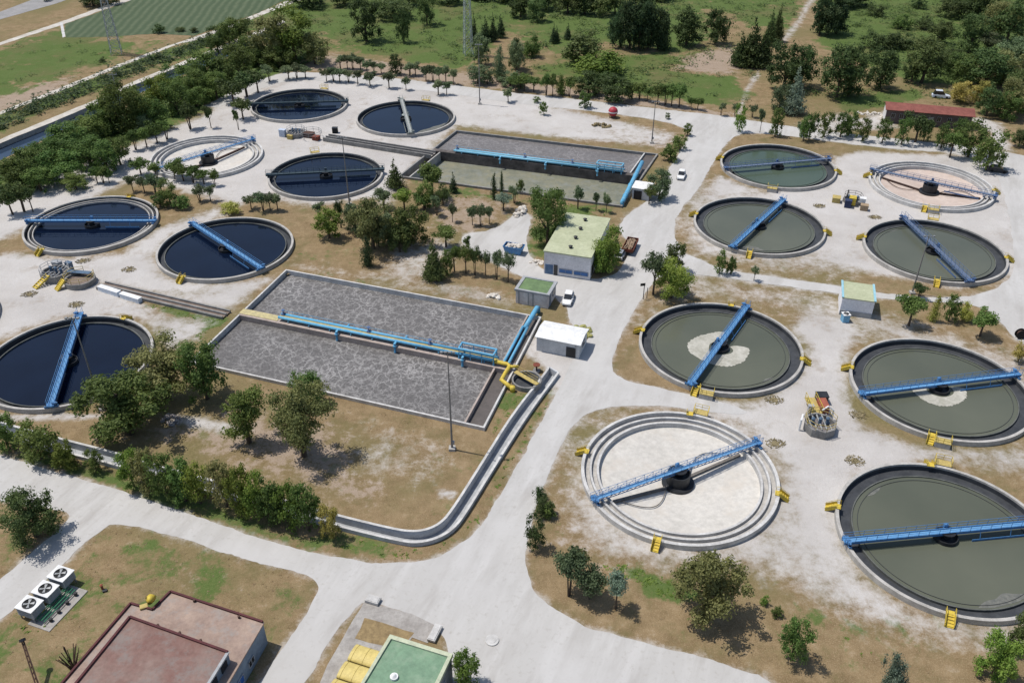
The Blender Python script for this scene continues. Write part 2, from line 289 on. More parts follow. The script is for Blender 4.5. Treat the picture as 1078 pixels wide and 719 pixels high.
# channel (0 pale gravel, 1 green grass, 2 bare brown soil), strength, softness in metres, outline in photo pixels
PAINT=[
 (2,.75,6,[(320,52),(480,74),(530,82),(600,92),(720,108),(800,125),(800,140),(720,120),(540,98),(340,78),(300,72)]),
 (2,.5,5,[(700,265),(712,225),(735,203),(728,245),(770,277),(850,287),(900,291),(900,302),(830,292),(760,282)]),
 (2,.55,4,[(598,452),(640,432),(735,430),(640,455),(612,480),(606,520),(640,572),(700,587),(770,590),(700,602),(610,600),(568,560),(580,490)]),
 (2,.5,6,[(800,585),(870,622),(960,660),(1100,680),(1100,655),(1000,650),(900,615)]),
 (2,.6,6,[(700,300),(860,300),(880,330),(820,335),(760,310),(700,325),(665,355),(655,400),(650,360)]),
 (2,.9,8,[(-40,110),(0,95),(40,86),(80,80),(70,95),(0,120),(-40,130)]),
 (2,.8,8,[(700,60),(770,48),(792,66),(770,80),(700,76)]),
 (2,.25,10,[(600,0),(760,-14),(740,30),(690,30),(620,15)]),
 (2,.7,6,[(150,575),(230,590),(260,640),(200,635),(150,610)]),
 (2,.6,6,[(290,430),(360,440),(420,520),(380,540),(260,500),(180,470),(90,455),(200,440)]),
 (2,.6,6,[(455,205),(530,195),(545,215),(500,260),(450,240)]),
 (1,.95,8,[(300,45),(335,35),(370,55),(480,72),(500,66),(560,10),(560,-20),(330,-20),(270,20)]),
 (1,.7,5,[(560,72),(600,62),(604,80),(570,82)]),
 (1,.6,8,[(560,-20),(650,-20),(650,25),(570,34)]),
 (1,.9,5,[(640,62),(700,55),(722,68),(660,76)]),
 (1,1,4,[(690,82),(770,80),(782,95),(740,98),(692,92)]),
 (1,.8,6,[(700,-20),(860,-20),(830,30),(790,28),(760,10),(700,12)]),
 (1,1,6,[(862,45),(870,-20),(1110,-20),(1110,60),(1020,70),(1015,88),(960,85),(895,62)]),
 (1,1,4,[(878,102),(965,95),(972,103),(930,113),(888,118)]),
 (1,1,4,[(992,70),(1022,72),(1016,90),(980,86)]),
 (1,.8,10,[(-60,75),(40,36),(64,30),(110,40),(160,45),(110,68),(40,90),(-60,120)]),
 (1,1,5,[(-60,196),(0,171),(80,137),(250,60),(300,40),(345,50),(270,92),(215,115),(150,148),(100,170),(50,185),(0,208),(-60,235)]),
 (1,.75,4,[(-40,134),(0,120),(130,68),(270,17),(278,30),(225,50),(135,82),(0,138),(-60,160)]),
 (1,.45,3,[(520,528),(560,470),(592,402),(578,400),(540,465),(502,535),(470,577),(430,580),(350,563),(330,580),(400,592),(470,583)]),
 (1,.8,2,[(-40,462),(60,482),(140,507),(330,568),(330,582),(200,540),(60,496),(-40,466)]),
 (1,.9,2,[(155,316),(232,333),(225,341),(150,324)]),
 (1,.8,3,[(185,366),(230,334),(242,339),(205,362)]),
 (1,1,2.5,[(630,590),(680,596),(735,622),(740,634),(700,628),(660,612)]),
 (1,.35,6,[(110,553),(330,610),(330,640),(270,719),(240,760),(0,760),(0,655)]),
 (1,.55,6,[(0,690),(60,640),(110,660),(130,690),(80,719),(0,740)]),
 (1,.6,3,[(512,455),(545,402),(558,398),(545,428),(520,463)]),
 (1,.3,8,[(300,268),(470,285),(545,310),(560,330),(300,280)]),
 (1,.6,3,[(540,255),(600,215),(650,205),(640,225),(560,285)]),
 (1,.5,4,[(430,190),(600,215),(600,222),(470,205)]),
 (1,.4,5,[(820,625),(960,665),(940,700),(850,690)]),
 # pale gravel yards
 (0,1,3,[(758,186),(800,203),(868,196),(880,166),(905,160),(1042,166),(1056,190),(1068,225),(1072,287),(1010,304),(900,283),(850,276),(800,272),(738,266),(726,240),(735,212)]),
 (0,1,3,[(835,345),(860,322),(905,345),(888,375),(890,420),(905,450),(960,472),(990,476),(960,487),(905,505),(884,540),(890,590),(915,625),(945,642),(900,634),(860,612),(825,590),(800,582),(830,550),(828,490),(790,452),(756,438),(800,425),(842,395),(852,365)]),
 (0,.55,4,[(985,470),(1110,470),(1110,500),(1060,500),(1000,486)]),
 (0,.62,3,[(618,545),(650,572),(690,588),(760,588),(820,590),(838,560),(830,530),(610,530)]),
 (0,.55,3,[(940,640),(1000,654),(1110,660),(1110,672),(1000,665),(930,650)]),
 (0,1,4,[(-60,272),(15,268),(60,273),(130,268),(163,244),(228,221),(234,227),(180,248),(160,270),(174,292),(225,300),(286,294),(264,306),(242,324),(225,325),(150,305),(105,296),(140,316),(162,332),(110,332),(60,334),(0,356),(-60,380)]),
 (0,1,4,[(150,150),(215,122),(250,100),(262,90),(300,80),(340,80),(400,86),(470,96),(545,106),(640,126),(710,142),(715,150),(690,154),(600,145),(480,132),(452,158),(428,182),(425,185),(405,216),(395,207),(330,216),(270,207),(250,216),(165,192),(130,192),(0,252),(-60,270),(-60,232),(0,214),(60,184),(110,164)]),
 (0,.75,1.2,[(-40,437),(0,436),(60,435),(110,436),(110,440),(40,443),(0,444),(-40,446)]),
 (0,.8,1.5,[(165,438),(215,439),(262,452),(256,459),(200,449)]),
 (0,.75,1.5,[(384,490),(398,468),(410,453),(416,462),(402,488),(390,496)]),
 (0,.4,3,[(370,500),(384,470),(440,465),(470,480),(460,500),(420,492)]),
 (0,.9,.8,[(460,515),(480,517),(478,524),(462,522)]),
 (0,.7,3,[(150,332),(225,337),(208,357),(180,366),(160,347)]),
 (0,.6,1.3,[(775,120),(782,97),(793,79),(799,74),(800,80),(788,98),(781,122)]),
 (0,.55,2.0,[(855,-10),(864,-10),(842,28),(827,46),(820,42),(838,22)]),
 (0,.9,3,[(900,128),(932,117),(933,131),(918,136)]),
 (0,.95,3,[(1015,124),(1030,124),(1052,130),(1064,158),(1046,158),(1043,138)]),
 (0,.6,3,[(905,125),(885,118),(840,130),(850,140),(960,135)]),
 (0,.9,2.5,[(608,385),(622,378),(626,362),(600,378),(578,410),(590,408)]),
 (0,.5,4,[(415,262),(470,250),(490,262),(440,300),(400,290)]),
 (0,.5,3,[(470,300),(520,310),(520,320),(460,310)]),
 (0,.8,1.0,[(860,340),(868,340),(864,400),(850,470),(838,540),(826,545),(845,470),(858,400)]),
 (0,.6,7,[(600,470),(640,440),(740,432),(800,440),(850,560),(960,650),(1100,665),(1100,690),(900,650),(800,600),(700,592),(640,590),(600,560)]),
 (0,.55,6,[(720,290),(800,302),(870,312),(1000,350),(1100,380),(1100,430),(900,350),(860,330),(760,312),(690,318),(668,350)]),
 (0,.5,6,[(715,228),(740,203),(800,200),(900,292),(800,285),(730,255)]),
 (0,.3,5,[(370,445),(450,460),(480,470),(450,510),(380,495)]),
 (0,.45,5,[(300,275),(540,312),(560,325),(480,312),(320,285)]),
 (1,.85,8,[(540,-10),(700,-10),(760,30),(720,58),(640,45),(560,60)]),
 (1,.85,5,[(600,58),(720,75),(790,100),(760,112),(640,96),(600,84)]),
 (1,.36,9,[(110,555),(180,566),(318,606),(330,618),(300,660),(230,650),(140,640),(60,700),(0,700),(0,660),(60,604)]),
 (1,.4,4,[(0,530),(70,540),(70,548),(40,575),(0,606)]),
 (2,.55,2,[(175,304),(215,303),(240,307),(225,312),(185,310)]),
 (2,.5,3,[(620,128),(720,142),(715,155),(690,158),(650,150),(620,140)]),
 (2,.45,3,[(370,122),(372,105),(400,95),(380,125),(400,145),(490,145),(500,120),(490,105),(512,125),(490,152),(390,150)]),
]
main=[(-60,464),(0,479),(60,497),(120,514),(200,541),(260,562),(330,583),(400,593),(440,592),(470,583),(500,561),(522,530),(560,462),(592,402),(606,372),(624,350),(602,345),(596,322),(588,318),(578,302),(540,288),(486,258),(487,246),(520,243),(548,221),(560,228),(552,262),(573,287),(622,296),(652,288),(664,262),(650,240),(660,226),(690,206),(700,185),(722,150),(728,138),(700,128),(640,119),(540,109),(470,98),(400,91),(330,84),(300,85),(265,97),(230,114),(215,112),(262,88),(300,76),(340,77),(400,81),(470,89),(540,98),(600,104),(660,111),(720,118),(760,122),(820,132),(900,142),(960,148),(1000,153),(1000,161),(940,157),(880,150),(820,142),(785,140),(770,145),(752,168),(738,196),(712,226),(709,250),(720,266),(720,287),(700,290),(690,293),(668,326),(650,360),(643,383),(646,394),(662,401),(692,408),(740,418),(775,427),(790,436),(760,436),(700,427),(650,427),(620,433),(600,451),(580,490),(562,540),(554,575),(553,600),(562,622),(582,641),(612,658),(650,669),(700,681),(760,698),(810,715),(860,760),(480,780),(474,700),(468,668),(435,646),(385,632),(370,642),(330,700),(290,780),(235,780),(272,719),(300,678),(336,626),(333,610),(318,603),(260,590),(180,563),(130,551),(110,553),(60,600),(0,652),(-60,700),(-60,650),(0,610),(40,576),(76,546),(68,537),(0,528),(-60,512)]
side=[(706,264),(730,270),(760,284),(810,291),(880,301),(950,312),(1010,314),(1045,306),(1066,292),(1068,270),(1062,225),(1052,190),(1042,168),(1000,162),(990,156),(1000,151),(1050,159),(1120,172),(1160,300),(1160,390),(1080,364),(1068,356),(1055,341),(1031,320),(960,317),(925,314),(880,309),(830,302),(800,298),(745,290),(706,290)]
PAINT+=[(0,.9,1.5,[(553,366),(566,352),(612,378),(626,360),(622,374),(592,408),(578,398),(572,385),(556,376)]),(0,.8,1.6,main),(0,.8,1.6,side)]
HOLES=[('c',TC[k],TR_[k]-.2) for k in TC]
def inset(poly,d):
    c=sum((Vector(p[:2]) for p in poly),Vector((0,0)))/len(poly)
    return [Vector(p[:2])+(c-Vector(p[:2])).normalized()*d for p in poly]
HOLES+=[('p',inset([A_TL,A_TR,A_BR,A_BL],.3)),('p',inset([B_TL,B_TR,B_BR,B_BL],.3))]
CANP=[G(x,y).to_2d() for x,y in CAN_N]+[G(x,y).to_2d() for x,y in CAN_S[::-1]]
HOLES.append(('p',CANP))
DR_I=[(578,386),(574,393),(540,435),(507,488),(474,540),(462,552),(448,558),(433,559.5),(415,557),(357,543),(300,527),(240,510),(190,497),(119.5,476),(60,461),(16,449),(-60,428)]
DR_O=[(588,392),(585,396),(556,435),(522,488),(490,540),(478,556),(462,566),(443,571),(425,570.5),(357,554),(300,539),(240,522),(190,509),(122,489),(60,474),(16,462),(-60,441)]
DRI=chaikin([G(x,y,.6).to_2d() for x,y in DR_I],2,False); DRO=chaikin([G(x,y,.6).to_2d() for x,y in DR_O],2,False)
HOLES.append(('p',DRI+DRO[::-1]))
TC['L8']=((-5.362-6.521+4.234)*K,(8.663+12.315-11.542)*K); TR_['L8']=RL; HOLES.append(('c',TC['L8'],RL-.2))
def build_ground():
    xs=np.concatenate([[-4000,-2000,-1000,-600,-420,-330],np.arange(-270,270.1,.8),[330,420,600,1000,2000,4000]])
    y=[30.0]
    while y[-1]<420: y.append(y[-1]+.55+.0022*(y[-1]-30))
    ys=np.concatenate([[-1500,-500,-200,-60,0,20],y,[450,500,600,800,1200,2000,4000]])
    nx,ny=len(xs),len(ys); X,Y=np.meshgrid(xs,ys); P=np.stack([X.ravel(),Y.ravel()],1)
    rg=np.random.default_rng(3); inn=(np.abs(P[:,0])<265)&(P[:,1]>32)&(P[:,1]<415)
    P[inn]+=rg.uniform(-.18,.18,(inn.sum(),2))
    idx=np.arange(nx*ny).reshape(ny,nx); F=np.stack([idx[:-1,:-1],idx[:-1,1:],idx[1:,1:],idx[1:,:-1]],-1).reshape(-1,4)
    inside=np.zeros(len(P),bool); hid=np.full(len(P),-1)
    for hi,h in enumerate(HOLES):
        s=np.hypot(P[:,0]-h[1][0],P[:,1]-h[1][1])-h[2] if h[0]=='c' else sdf(P,h[1])
        ii=s<0; inside|=ii; hid[ii]=hi
    keep=~inside[F].all(1); F=F[keep]; P0=P.copy()
    for v in np.unique(F[inside[F]]):
        h=HOLES[hid[v]]; p=P[v]
        if h[0]=='c':
            c=np.array(h[1]); d=p-c; P[v]=c+d/np.linalg.norm(d)*h[2]
        else:
            poly=np.array([tuple(q) for q in h[1]]); best=None
            for i in range(len(poly)):
                a=poly[i];b=poly[(i+1)%len(poly)];e=b-a;t=np.clip(((p-a)@e)/(e@e),0,1);q=a+t*e;dd=np.linalg.norm(q-p)
                if best is None or dd<best[0]: best=(dd,q)
            P[v]=best[1]
    cen=P[F].mean(1); bad=np.zeros(len(F),bool)
    for h in HOLES[-2:-1]: bad|=sdf(cen,h[1])<-.04
    F=F[~bad]
    used=np.unique(F); mp=np.full(len(P),-1); mp[used]=np.arange(len(used)); P=P[used]; F=mp[F]
    ch=np.zeros((len(P),4)); ch[:,3]=1
    for c,st,soft,poly in PAINT:
        pw=np.array([tuple(G(x,y).to_2d()) for x,y in poly]); lo=pw.min(0)-soft*2; hi=pw.max(0)+soft*2
        sel=np.where(((P>lo)&(P<hi)).all(1))[0]
        if not len(sel): continue
        w=np.clip(.5-sdf(P[sel],pw)/(2*soft),0,1); w=w*w*(3-2*w)
        ch[sel,c]=ch[sel,c]*(1-w)+st*w
        for o in (0,1,2):
            if o!=c: ch[sel,o]*=1-w*st*(1 if c==0 else .7)
    me=bpy.data.meshes.new('ground')
    z=np.zeros(len(P))
    me.vertices.add(len(P)); me.vertices.foreach_set('co',np.column_stack([P,z]).astype(np.float32).ravel())
    me.loops.add(F.size); me.loops.foreach_set('vertex_index',F.astype(np.int32).ravel())
    me.polygons.add(len(F)); me.polygons.foreach_set('loop_start',np.arange(0,F.size,4,dtype=np.int32))
    me.update(calc_edges=True); me.validate()
    at=me.color_attributes.new('cover','FLOAT_COLOR','POINT'); at.data.foreach_set('color',ch.astype(np.float32).ravel())
    o=bpy.data.objects.new('ground',me); COL.objects.link(o); tag(o,kind='structure')
    m=bpy.data.materials.new('ground_cover'); nt,b=nodes(m); L=nt.links; N=nt.nodes
    b.inputs['Roughness'].default_value=.95; b.inputs['Specular IOR Level'].default_value=.1
    tc=N.new('ShaderNodeTexCoord'); at=N.new('ShaderNodeAttribute'); at.attribute_name='cover'
    sx=N.new('ShaderNodeSeparateColor'); L.new(at.outputs['Color'],sx.inputs['Color'])
    def noise(s,d=6,r=.6,lo=.3,hi=.7,dist=0):
        n=N.new('ShaderNodeTexNoise'); n.inputs['Scale'].default_value=s; n.inputs['Detail'].default_value=d; n.inputs['Roughness'].default_value=r; n.inputs['Distortion'].default_value=dist
        L.new(tc.outputs['Object'],n.inputs['Vector']); k=N.new('ShaderNodeMapRange'); k.inputs['From Min'].default_value=lo; k.inputs['From Max'].default_value=hi
        L.new(n.outputs['Fac'],k.inputs['Value']); return k.outputs['Result']
    def mix(f,a,b_):
        x=N.new('ShaderNodeMix'); x.data_type='RGBA'
        for s,k in ((f,'Factor'),(a,'A'),(b_,'B')):
            if isinstance(s,tuple): x.inputs[k].default_value=(*s,1)
            elif isinstance(s,(int,float)): x.inputs[k].default_value=s
            else: L.new(s,x.inputs[k])
        return x.outputs['Result']
    def mask(c,nz,amp,lo=.34,hi=.66):
        a=N.new('ShaderNodeMath'); a.operation='MULTIPLY_ADD'; a.inputs[1].default_value=amp; a.inputs[2].default_value=-amp/2; L.new(nz,a.inputs[0])
        s=N.new('ShaderNodeMath'); L.new(c,s.inputs[0]); L.new(a.outputs[0],s.inputs[1])
        k=N.new('ShaderNodeMapRange'); k.interpolation_type='SMOOTHSTEP'; k.inputs['From Min'].default_value=lo; k.inputs['From Max'].default_value=hi; L.new(s.outputs[0],k.inputs['Value']); return k.outputs['Result']
    n1=noise(.07,8,.62); n2=noise(.42,11,.78,.34,.66,0); n3=noise(2.6,7,.78,.32,.68); n4=noise(.15,10,.74,.36,.64,.15); n5=noise(7.5,4,.75,.52,.68)
    dry=mix(n2,(.170,.116,.060),(.255,.182,.100)); dry=mix(n3,dry,mix(n2,(.120,.085,.042),(.300,.222,.130))); dry=mix(n5,dry,(.34,.265,.165))
    fleck=noise(.18,9,.72,.5,.72); dry=mix(fleck,dry,(.128,.112,.048)); dry=mix(noise(.03,6,.6,.48,.62),dry,mix(n3,(.110,.098,.042),(.215,.175,.085)))
    green=mix(n2,(.052,.088,.020),(.092,.135,.034)); green=mix(n4,green,(.120,.150,.050)); green=mix(n3,green,(.060,.100,.024)); green=mix(noise(.055,9,.7,.50,.70),green,(.130,.112,.052)); green=mix(n5,green,(.130,.165,.06))
    soil=mix(n2,(.225,.162,.115),(.315,.245,.185)); soil=mix(n3,soil,(.29,.228,.172)); soil=mix(n5,soil,(.40,.335,.27))
    pale=mix(n2,(0.414,0.389,0.363),(0.460,0.437,0.412)); pale=mix(n4,pale,(0.484,0.465,0.445)); pale=mix(noise(1.1,9,.78,.58,.80),pale,(0.363,0.330,0.298)); pale=mix(noise(.05,7,.65,.46,.66),pale,(0.377,0.355,0.335)); pale=mix(n5,pale,(0.363,0.335,0.302)); pale=mix(noise(.11,9,.75,.56,.70),pale,(0.307,0.265,0.221))
    col=mix(mask(sx.outputs['Blue'],n2,.75),dry,soil)
    col=mix(mask(sx.outputs['Green'],n4,.85,.28,.62),col,green)
    col=mix(mask(sx.outputs['Red'],n2,.55,.14,.80),col,pale)
    L.new(col,b.inputs['Base Color'])
    bp=N.new('ShaderNodeBump'); bp.inputs['Strength'].default_value=.5; bp.inputs['Distance'].default_value=.25
    bn=N.new('ShaderNodeTexNoise'); bn.inputs['Scale'].default_value=1.6; bn.inputs['Detail'].default_value=6; bn.inputs['Roughness'].default_value=.7; L.new(tc.outputs['Object'],bn.inputs['Vector'])
    L.new(bn.outputs['Fac'],bp.inputs['Height']); L.new(bp.outputs['Normal'],b.inputs['Normal'])
    me.materials.append(m)
build_ground()
# ------------------------------------------------------------------ roads, pads, canal, fields
def roadmat():
    m=bpy.data.materials.new('pale_concrete_road'); nt,b=nodes(m); L=nt.links; N=nt.nodes; tc=N.new('ShaderNodeTexCoord')
    b.inputs['Roughness'].default_value=.9; b.inputs['Specular IOR Level'].default_value=.15
    col=None
    for sc,rot,st,c,lo,hi,det in ((.09,0,(1,1,1),(0.396,0.384,0.367),.35,.65,8),(.35,math.radians(70),(.22,1,1),(0.477,0.466,0.451),.45,.7,6),(.30,math.radians(66),(.22,1,1),(0.338,0.321,0.301),.52,.72,7),(1.6,0,(1,1,1),(0.347,0.330,0.305),.54,.74,9),(.05,0,(1,1,1),(0.468,0.457,0.443),.5,.7,5)):
        mp=N.new('ShaderNodeMapping'); mp.inputs['Rotation'].default_value=(0,0,-rot); L.new(tc.outputs['Object'],mp.inputs['Vector']); m2=N.new('ShaderNodeMapping'); m2.inputs['Scale'].default_value=st; L.new(mp.outputs[0],m2.inputs['Vector']); mp=m2
        n=N.new('ShaderNodeTexNoise'); n.inputs['Scale'].default_value=sc; n.inputs['Detail'].default_value=det; n.inputs['Roughness'].default_value=.65; L.new(mp.outputs[0],n.inputs['Vector'])
        k=N.new('ShaderNodeMapRange'); k.inputs['From Min'].default_value=lo; k.inputs['From Max'].default_value=hi; k.inputs['To Max'].default_value=.95; L.new(n.outputs['Fac'],k.inputs['Value'])
        x=N.new('ShaderNodeMix'); x.data_type='RGBA'; L.new(k.outputs['Result'],x.inputs['Factor']); x.inputs['B'].default_value=(*c,1)
        if col is None: x.inputs['A'].default_value=(.425,.413,.394,1)
        else: L.new(col,x.inputs['A'])
        col=x.outputs['Result']
    L.new(col,b.inputs['Base Color']); return m
ROAD=roadmat()
PATHM=M('dusty_path',(.56,.53,.48),(.40,.365,.31),.3,.9)
PAD=M('grey_concrete_pad',(.38,.36,.335),(.27,.25,.23),.5,.9)
TRACK=M('distant_asphalt',(.30,.29,.285),(.24,.235,.23),.3,.9)
sheet('road',G2(main),.02,ROAD,.19,11,1,.5)
sheet('road',G2(side),.035,ROAD,.19,12,1,.5)
sheet('pavement',G2([(384,633),(433,646),(464,661),(450,677),(434,671),(430,676),(425,672),(410,668),(432,676),(400,720),(355,760),(318,760),(345,700),(372,652)]),.05,PAD,.05,13,0)
sheet('pavement',G2([(384,650),(436,666),(428,676),(411,669),(404,680),(374,672)]),.064,M('dry_plot',(.30,.22,.11),(.19,.135,.07),1.2,.95),.15,14,0)
sheet('path',G2([(-60,146),(0,118),(60,94),(125,68),(170,51),(200,41),(235,29),(270,15),(305,0),(345,-16),(350,-12),(310,3),(272,18),(238,31),(207,43),(190,46),(128,70),(62,97),(0,121),(-60,149)]),.02,PATHM,.25,15,0)
sheet('path',G2([(-60,72),(0,45),(65,23),(103,9),(135,-2),(160,-10),(163,-8),(137,1),(105,12),(67,26),(0,48),(-60,75)]),.02,PATHM,.2,16,0)
sheet('path',G2([(63,24),(66,24),(69,39),(66,40)]),.025,CONCW,.05,17,0)
sheet('path',G2([(-60,176),(0,151),(50,131),(100,110),(138,91),(180,74),(223,56),(262,40),(300,24),(300,21),(262,36.5),(222,53),(178,71),(136,88),(99,106),(48,127),(0,147),(-60,172)]),.02,PATHM,.15,18,0)
sheet('road',G2([(-60,50),(0,21),(60,4),(95,-9),(80,-18),(50,-6),(0,13),(-60,36)]),.03,TRACK,.1,19,0)
# crop field with rows
def field():
    m=bpy.data.materials.new('crop_rows'); nt,b=nodes(m); L=nt.links; N=nt.nodes
    tc=N.new('ShaderNodeTexCoord'); mp=N.new('ShaderNodeMapping'); mp.inputs['Rotation'].default_value=(0,0,math.radians(-6)); L.new(tc.outputs['Object'],mp.inputs['Vector'])
    w=N.new('ShaderNodeTexWave'); w.inputs['Scale'].default_value=.11; w.inputs['Distortion'].default_value=2.5; w.inputs['Detail'].default_value=3; L.new(mp.outputs[0],w.inputs['Vector'])
    n=N.new('ShaderNodeTexNoise'); n.inputs['Scale'].default_value=.5; n.inputs['Detail'].default_value=6; L.new(tc.outputs['Object'],n.inputs['Vector'])
    mm=N.new('ShaderNodeMath'); mm.operation='MULTIPLY'; L.new(w.outputs['Fac'],mm.inputs[0]); L.new(n.outputs['Fac'],mm.inputs[1])
    r=N.new('ShaderNodeValToRGB'); r.color_ramp.elements[0].color=(.040,.066,.024,1); r.color_ramp.elements[1].color=(.080,.105,.05,1); r.color_ramp.elements[0].position=.1; r.color_ramp.elements[1].position=.6
    L.new(mm.outputs[0],r.inputs['Fac']); L.new(r.outputs[0],b.inputs['Base Color']); b.inputs['Roughness'].default_value=.9
    sheet('field',G2([(68,26),(105,13),(137,1),(160,-10),(330,-14),(272,14),(235,27),(205,38),(160,36),(120,39),(69,40)]),.03,m,.3,20,0)
field()
# canal: water and sloped concrete sides
mb=MB(); 
wn=[G(x,y).to_2d() for x,y in CAN_N]; ws=[G(x,y).to_2d() for x,y in CAN_S]
v=[];f=[]
for i in range(len(wn)): v+=[(*wn[i],-1.2),(*ws[i],-1.2)]
for i in range(len(wn)-1): f.append((2*i,2*i+1,2*i+3,2*i+2))
mb.add(v,f); tag(mb.build('canal_water',CANAL),kind='structure')
mb=MB(); v=[];f=[]
for ring in (wn,ws):
    o=len(v)
    for p in ring: v+=[(*p,.01),(*p,-2)]
    for i in range(len(ring)-1): f.append((o+2*i,o+2*i+2,o+2*i+3,o+2*i+1))
mb.add(v,f); tag(mb.build('canal_bank',CONC),kind='structure')
# ------------------------------------------------------------------ round tanks
def ring_prof(R,rings,zf,bot):
    """outer wall and rings: list of (outer r, inner r, top z); zf: channel floor"""
    p=[(R,-.6)]
    for i,(a,b_,z) in enumerate(rings):
        if i: p.append((a,zf))
        p+=[(a,z),(b_,z)]
        p.append((b_,zf if i<len(rings)-1 else bot))
    return p
TLAB={}
def tank(key,label,style,foam=None,scum=None):
    cx,cy=TC[key]; R=TR_[key]; o=thing('settling_tank',(cx,cy,0),label,'tank','round settling tanks of the treatment plant'); 
    def B(mb,name,mat,smooth=False): return mb.build(name,mat,o,None,smooth)
    if style=='empty':
        B(MB().rev([(R,-.6),(R,RIM),(R-.42,RIM),(R-.42,.15)]),'rim_wall',CONCW)
        B(MB().rev([(R-.42,.15),(R-1.15,.15),(R-1.15,.12)]),'outer_channel',CONC)
        B(MB().rev([(R-1.15,.1),(R-1.15,.62),(R-1.42,.62),(R-1.42,.1)]),'launder_wall',CONCW)
        B(MB().rev([(R-1.42,.1),(R-2.1,.1)]),'inner_channel',CONC)
        B(MB().rev([(R-2.1,.1),(R-2.1,.5),(R-2.4,.5),(R-2.4,-.25)]),'weir_wall',CONCW)
        B(MB().rev([(R-2.4,-.25),(R-2.42,-.26),(R*.5,-.75),(1.2,-1.3),(0,-1.3)]),'tank_floor',SILT if key!='R5' else M('pinkish_silt_floor',(.56,.47,.41),(.46,.37,.315),.14,.9,c3=(.42,.33,.27)))
        wl=MB().rev([(1.55,-1.32),(1.55,.75),(1.4,.75),(1.4,.3),(0,.3)],n=32); B(wl,'centre_well',DARK)
        B(MB().rev([(2.15,-1.3),(2.15,-.85),(1.56,-.85)],n=32),'well_skirt',DARK)
        sc=MB(); a=ang[key]
        for s in (-1,1):
            d=Vector((math.cos(a),math.sin(a)))*s; nn=Vector((-d.y,d.x))
            sc.bar((*(d*1.6+nn*.25),-1.02),(*(d*(R-2.8)+nn*.25),-.1),.42,.22)
            pts=[]
            for t in np.linspace(0,1,18):
                q=d*(1.8+t*(R-5.2)); off=nn*(math.sin(t*math.pi)*2.9*1); pts.append((*(q+off),-.9+t*.75))
            sc.tube(pts,.07,5)
        B(sc,'floor_scraper',RUSTD if key!='R4' else M('grey_scraper',(.17,.155,.14),(.10,.09,.08),2,.8))
        return o
    clear=style.startswith('clear'); dk=CONCD
    rimm=CONC
    B(MB().rev([(R,-.6),(R,RIM),(R-.42,RIM),(R-.42,.5)]),'rim_wall',rimm)
    if style=='clear_rings':
        B(MB().rev([(R-.42,.5),(R-.42,-.2),(R-2.0,-.2)]),'outer_channel',dk)
        B(MB().rev([(R-1.0,-.2),(R-1.0,.48),(R-1.22,.48),(R-1.22,-.2)]),'launder_wall',CONC)
        B(MB().rev([(R-1.75,-.2),(R-1.75,.36),(R-1.93,.36),(R-1.93,-.6)]),'weir_wall',CONC); rw=R-1.93
    elif clear:
        B(MB().rev([(R-.42,.5),(R-.42,-.25),(R-1.45,-.25)]),'outer_channel',dk)
        B(MB().rev([(R-1.45,-.25),(R-1.45,.24),(R-1.6,.24),(R-1.6,-.6)]),'weir_wall',M('algae_stained_concrete',(.14,.145,.13),(.08,.085,.078),.7,.7)); rw=R-1.6
    else:
        B(MB().rev([(R-.42,.5),(R-.42,-.15),(R-2.0,-.15)]),'outer_channel',dk)
        B(MB().rev([(R-2.0,-.15),(R-2.0,.18),(R-2.14,.18),(R-2.14,-.6)]),'weir_wall',M('algae_stained_concrete',(.14,.145,.13),(.08,.085,.078),.7,.7)); rw=R-2.14
        B(MB().rev([(R-2.75,-.4),(R-2.75,.1),(R-2.79,.1),(R-2.79,-.4)]),'scum_baffle',CONCD)
    wz=.02
    B(MB().disc((0,0,wz),rw+.02,128),'water_surface',NAVY if clear else (MURKG if style=='green' else MURK))
    B(MB().rev([(1.45,-.5),(1.45,.55),(1.36,.55),(1.36,.2),(0,.2)],n=40),'centre_well',DARK)
    if foam:
        nz=vnoise(foam[1]); n=90; v=[];f=[]; a0,a1=foam[2]
        rg=random.Random(foam[1])
        for j in range(n+1):
            t=a0+(a1-a0)*j/n; edge=min(1,min(j,n-j)/5); r1=foam[0]*(1+.17*nz(t*2.2)+rg.uniform(-.025,.025)); r0=1.9+.35*nz(t*3+4)
            r1=r0+(r1-r0)*(.25+.75*edge); v+=[(r0*math.cos(t),r0*math.sin(t),wz+.03),(r1*math.cos(t),r1*math.sin(t),wz+.03)]
        for j in range(n): f.append((2*j,2*j+1,2*j+3,2*j+2))
        B(MB().add(v,f),'foam_ring',FOAM)
    if scum:
        for (t,r,l,w,sd) in scum:
            m=MB(); nz=vnoise(sd); n=26; v=[];f=[]
            for j in range(n+1):
                u=j/n; tt=t+l*(u-.5)/r; ww=.02+w*math.sin(math.pi*u)**.7*(1+.4*nz(u*9)); v+=[((r+.12*nz(u*7))*math.cos(tt),(r+.12*nz(u*7))*math.sin(tt),wz+.02),((r-ww)*math.cos(tt),(r-ww)*math.sin(tt),wz+.02)]
            for j in range(n): f.append((2*j+1,2*j,2*j+2,2*j+3))
            m.add(v,f); B(m,'scum_patch',M('thin_scum',(.17,.17,.15),(.10,.105,.095),1.5,.8))
    return o
BR={'R1':((764,174),(878,164)),'R2':((770,260),(826,209)),'R3':((727,405),(788,321)),'R4':((625,522),(800,462)),'R5':((917,177),(1047,205)),'R6':((952,231),(1016,292)),
'R7':((905,412),(1075,391)),'R8':((888,565),(1090,546)),'L1':((268,105.7),(362,103)),'L2':((422,106),(431,138)),'L3':((180,172.5),(263.5,147)),'L4':((283,186),(402,180)),'L5':((27,231),(166,231)),'L6':((203,236),(272,281)),'L7':((84,333),(54,426))}
ang={}
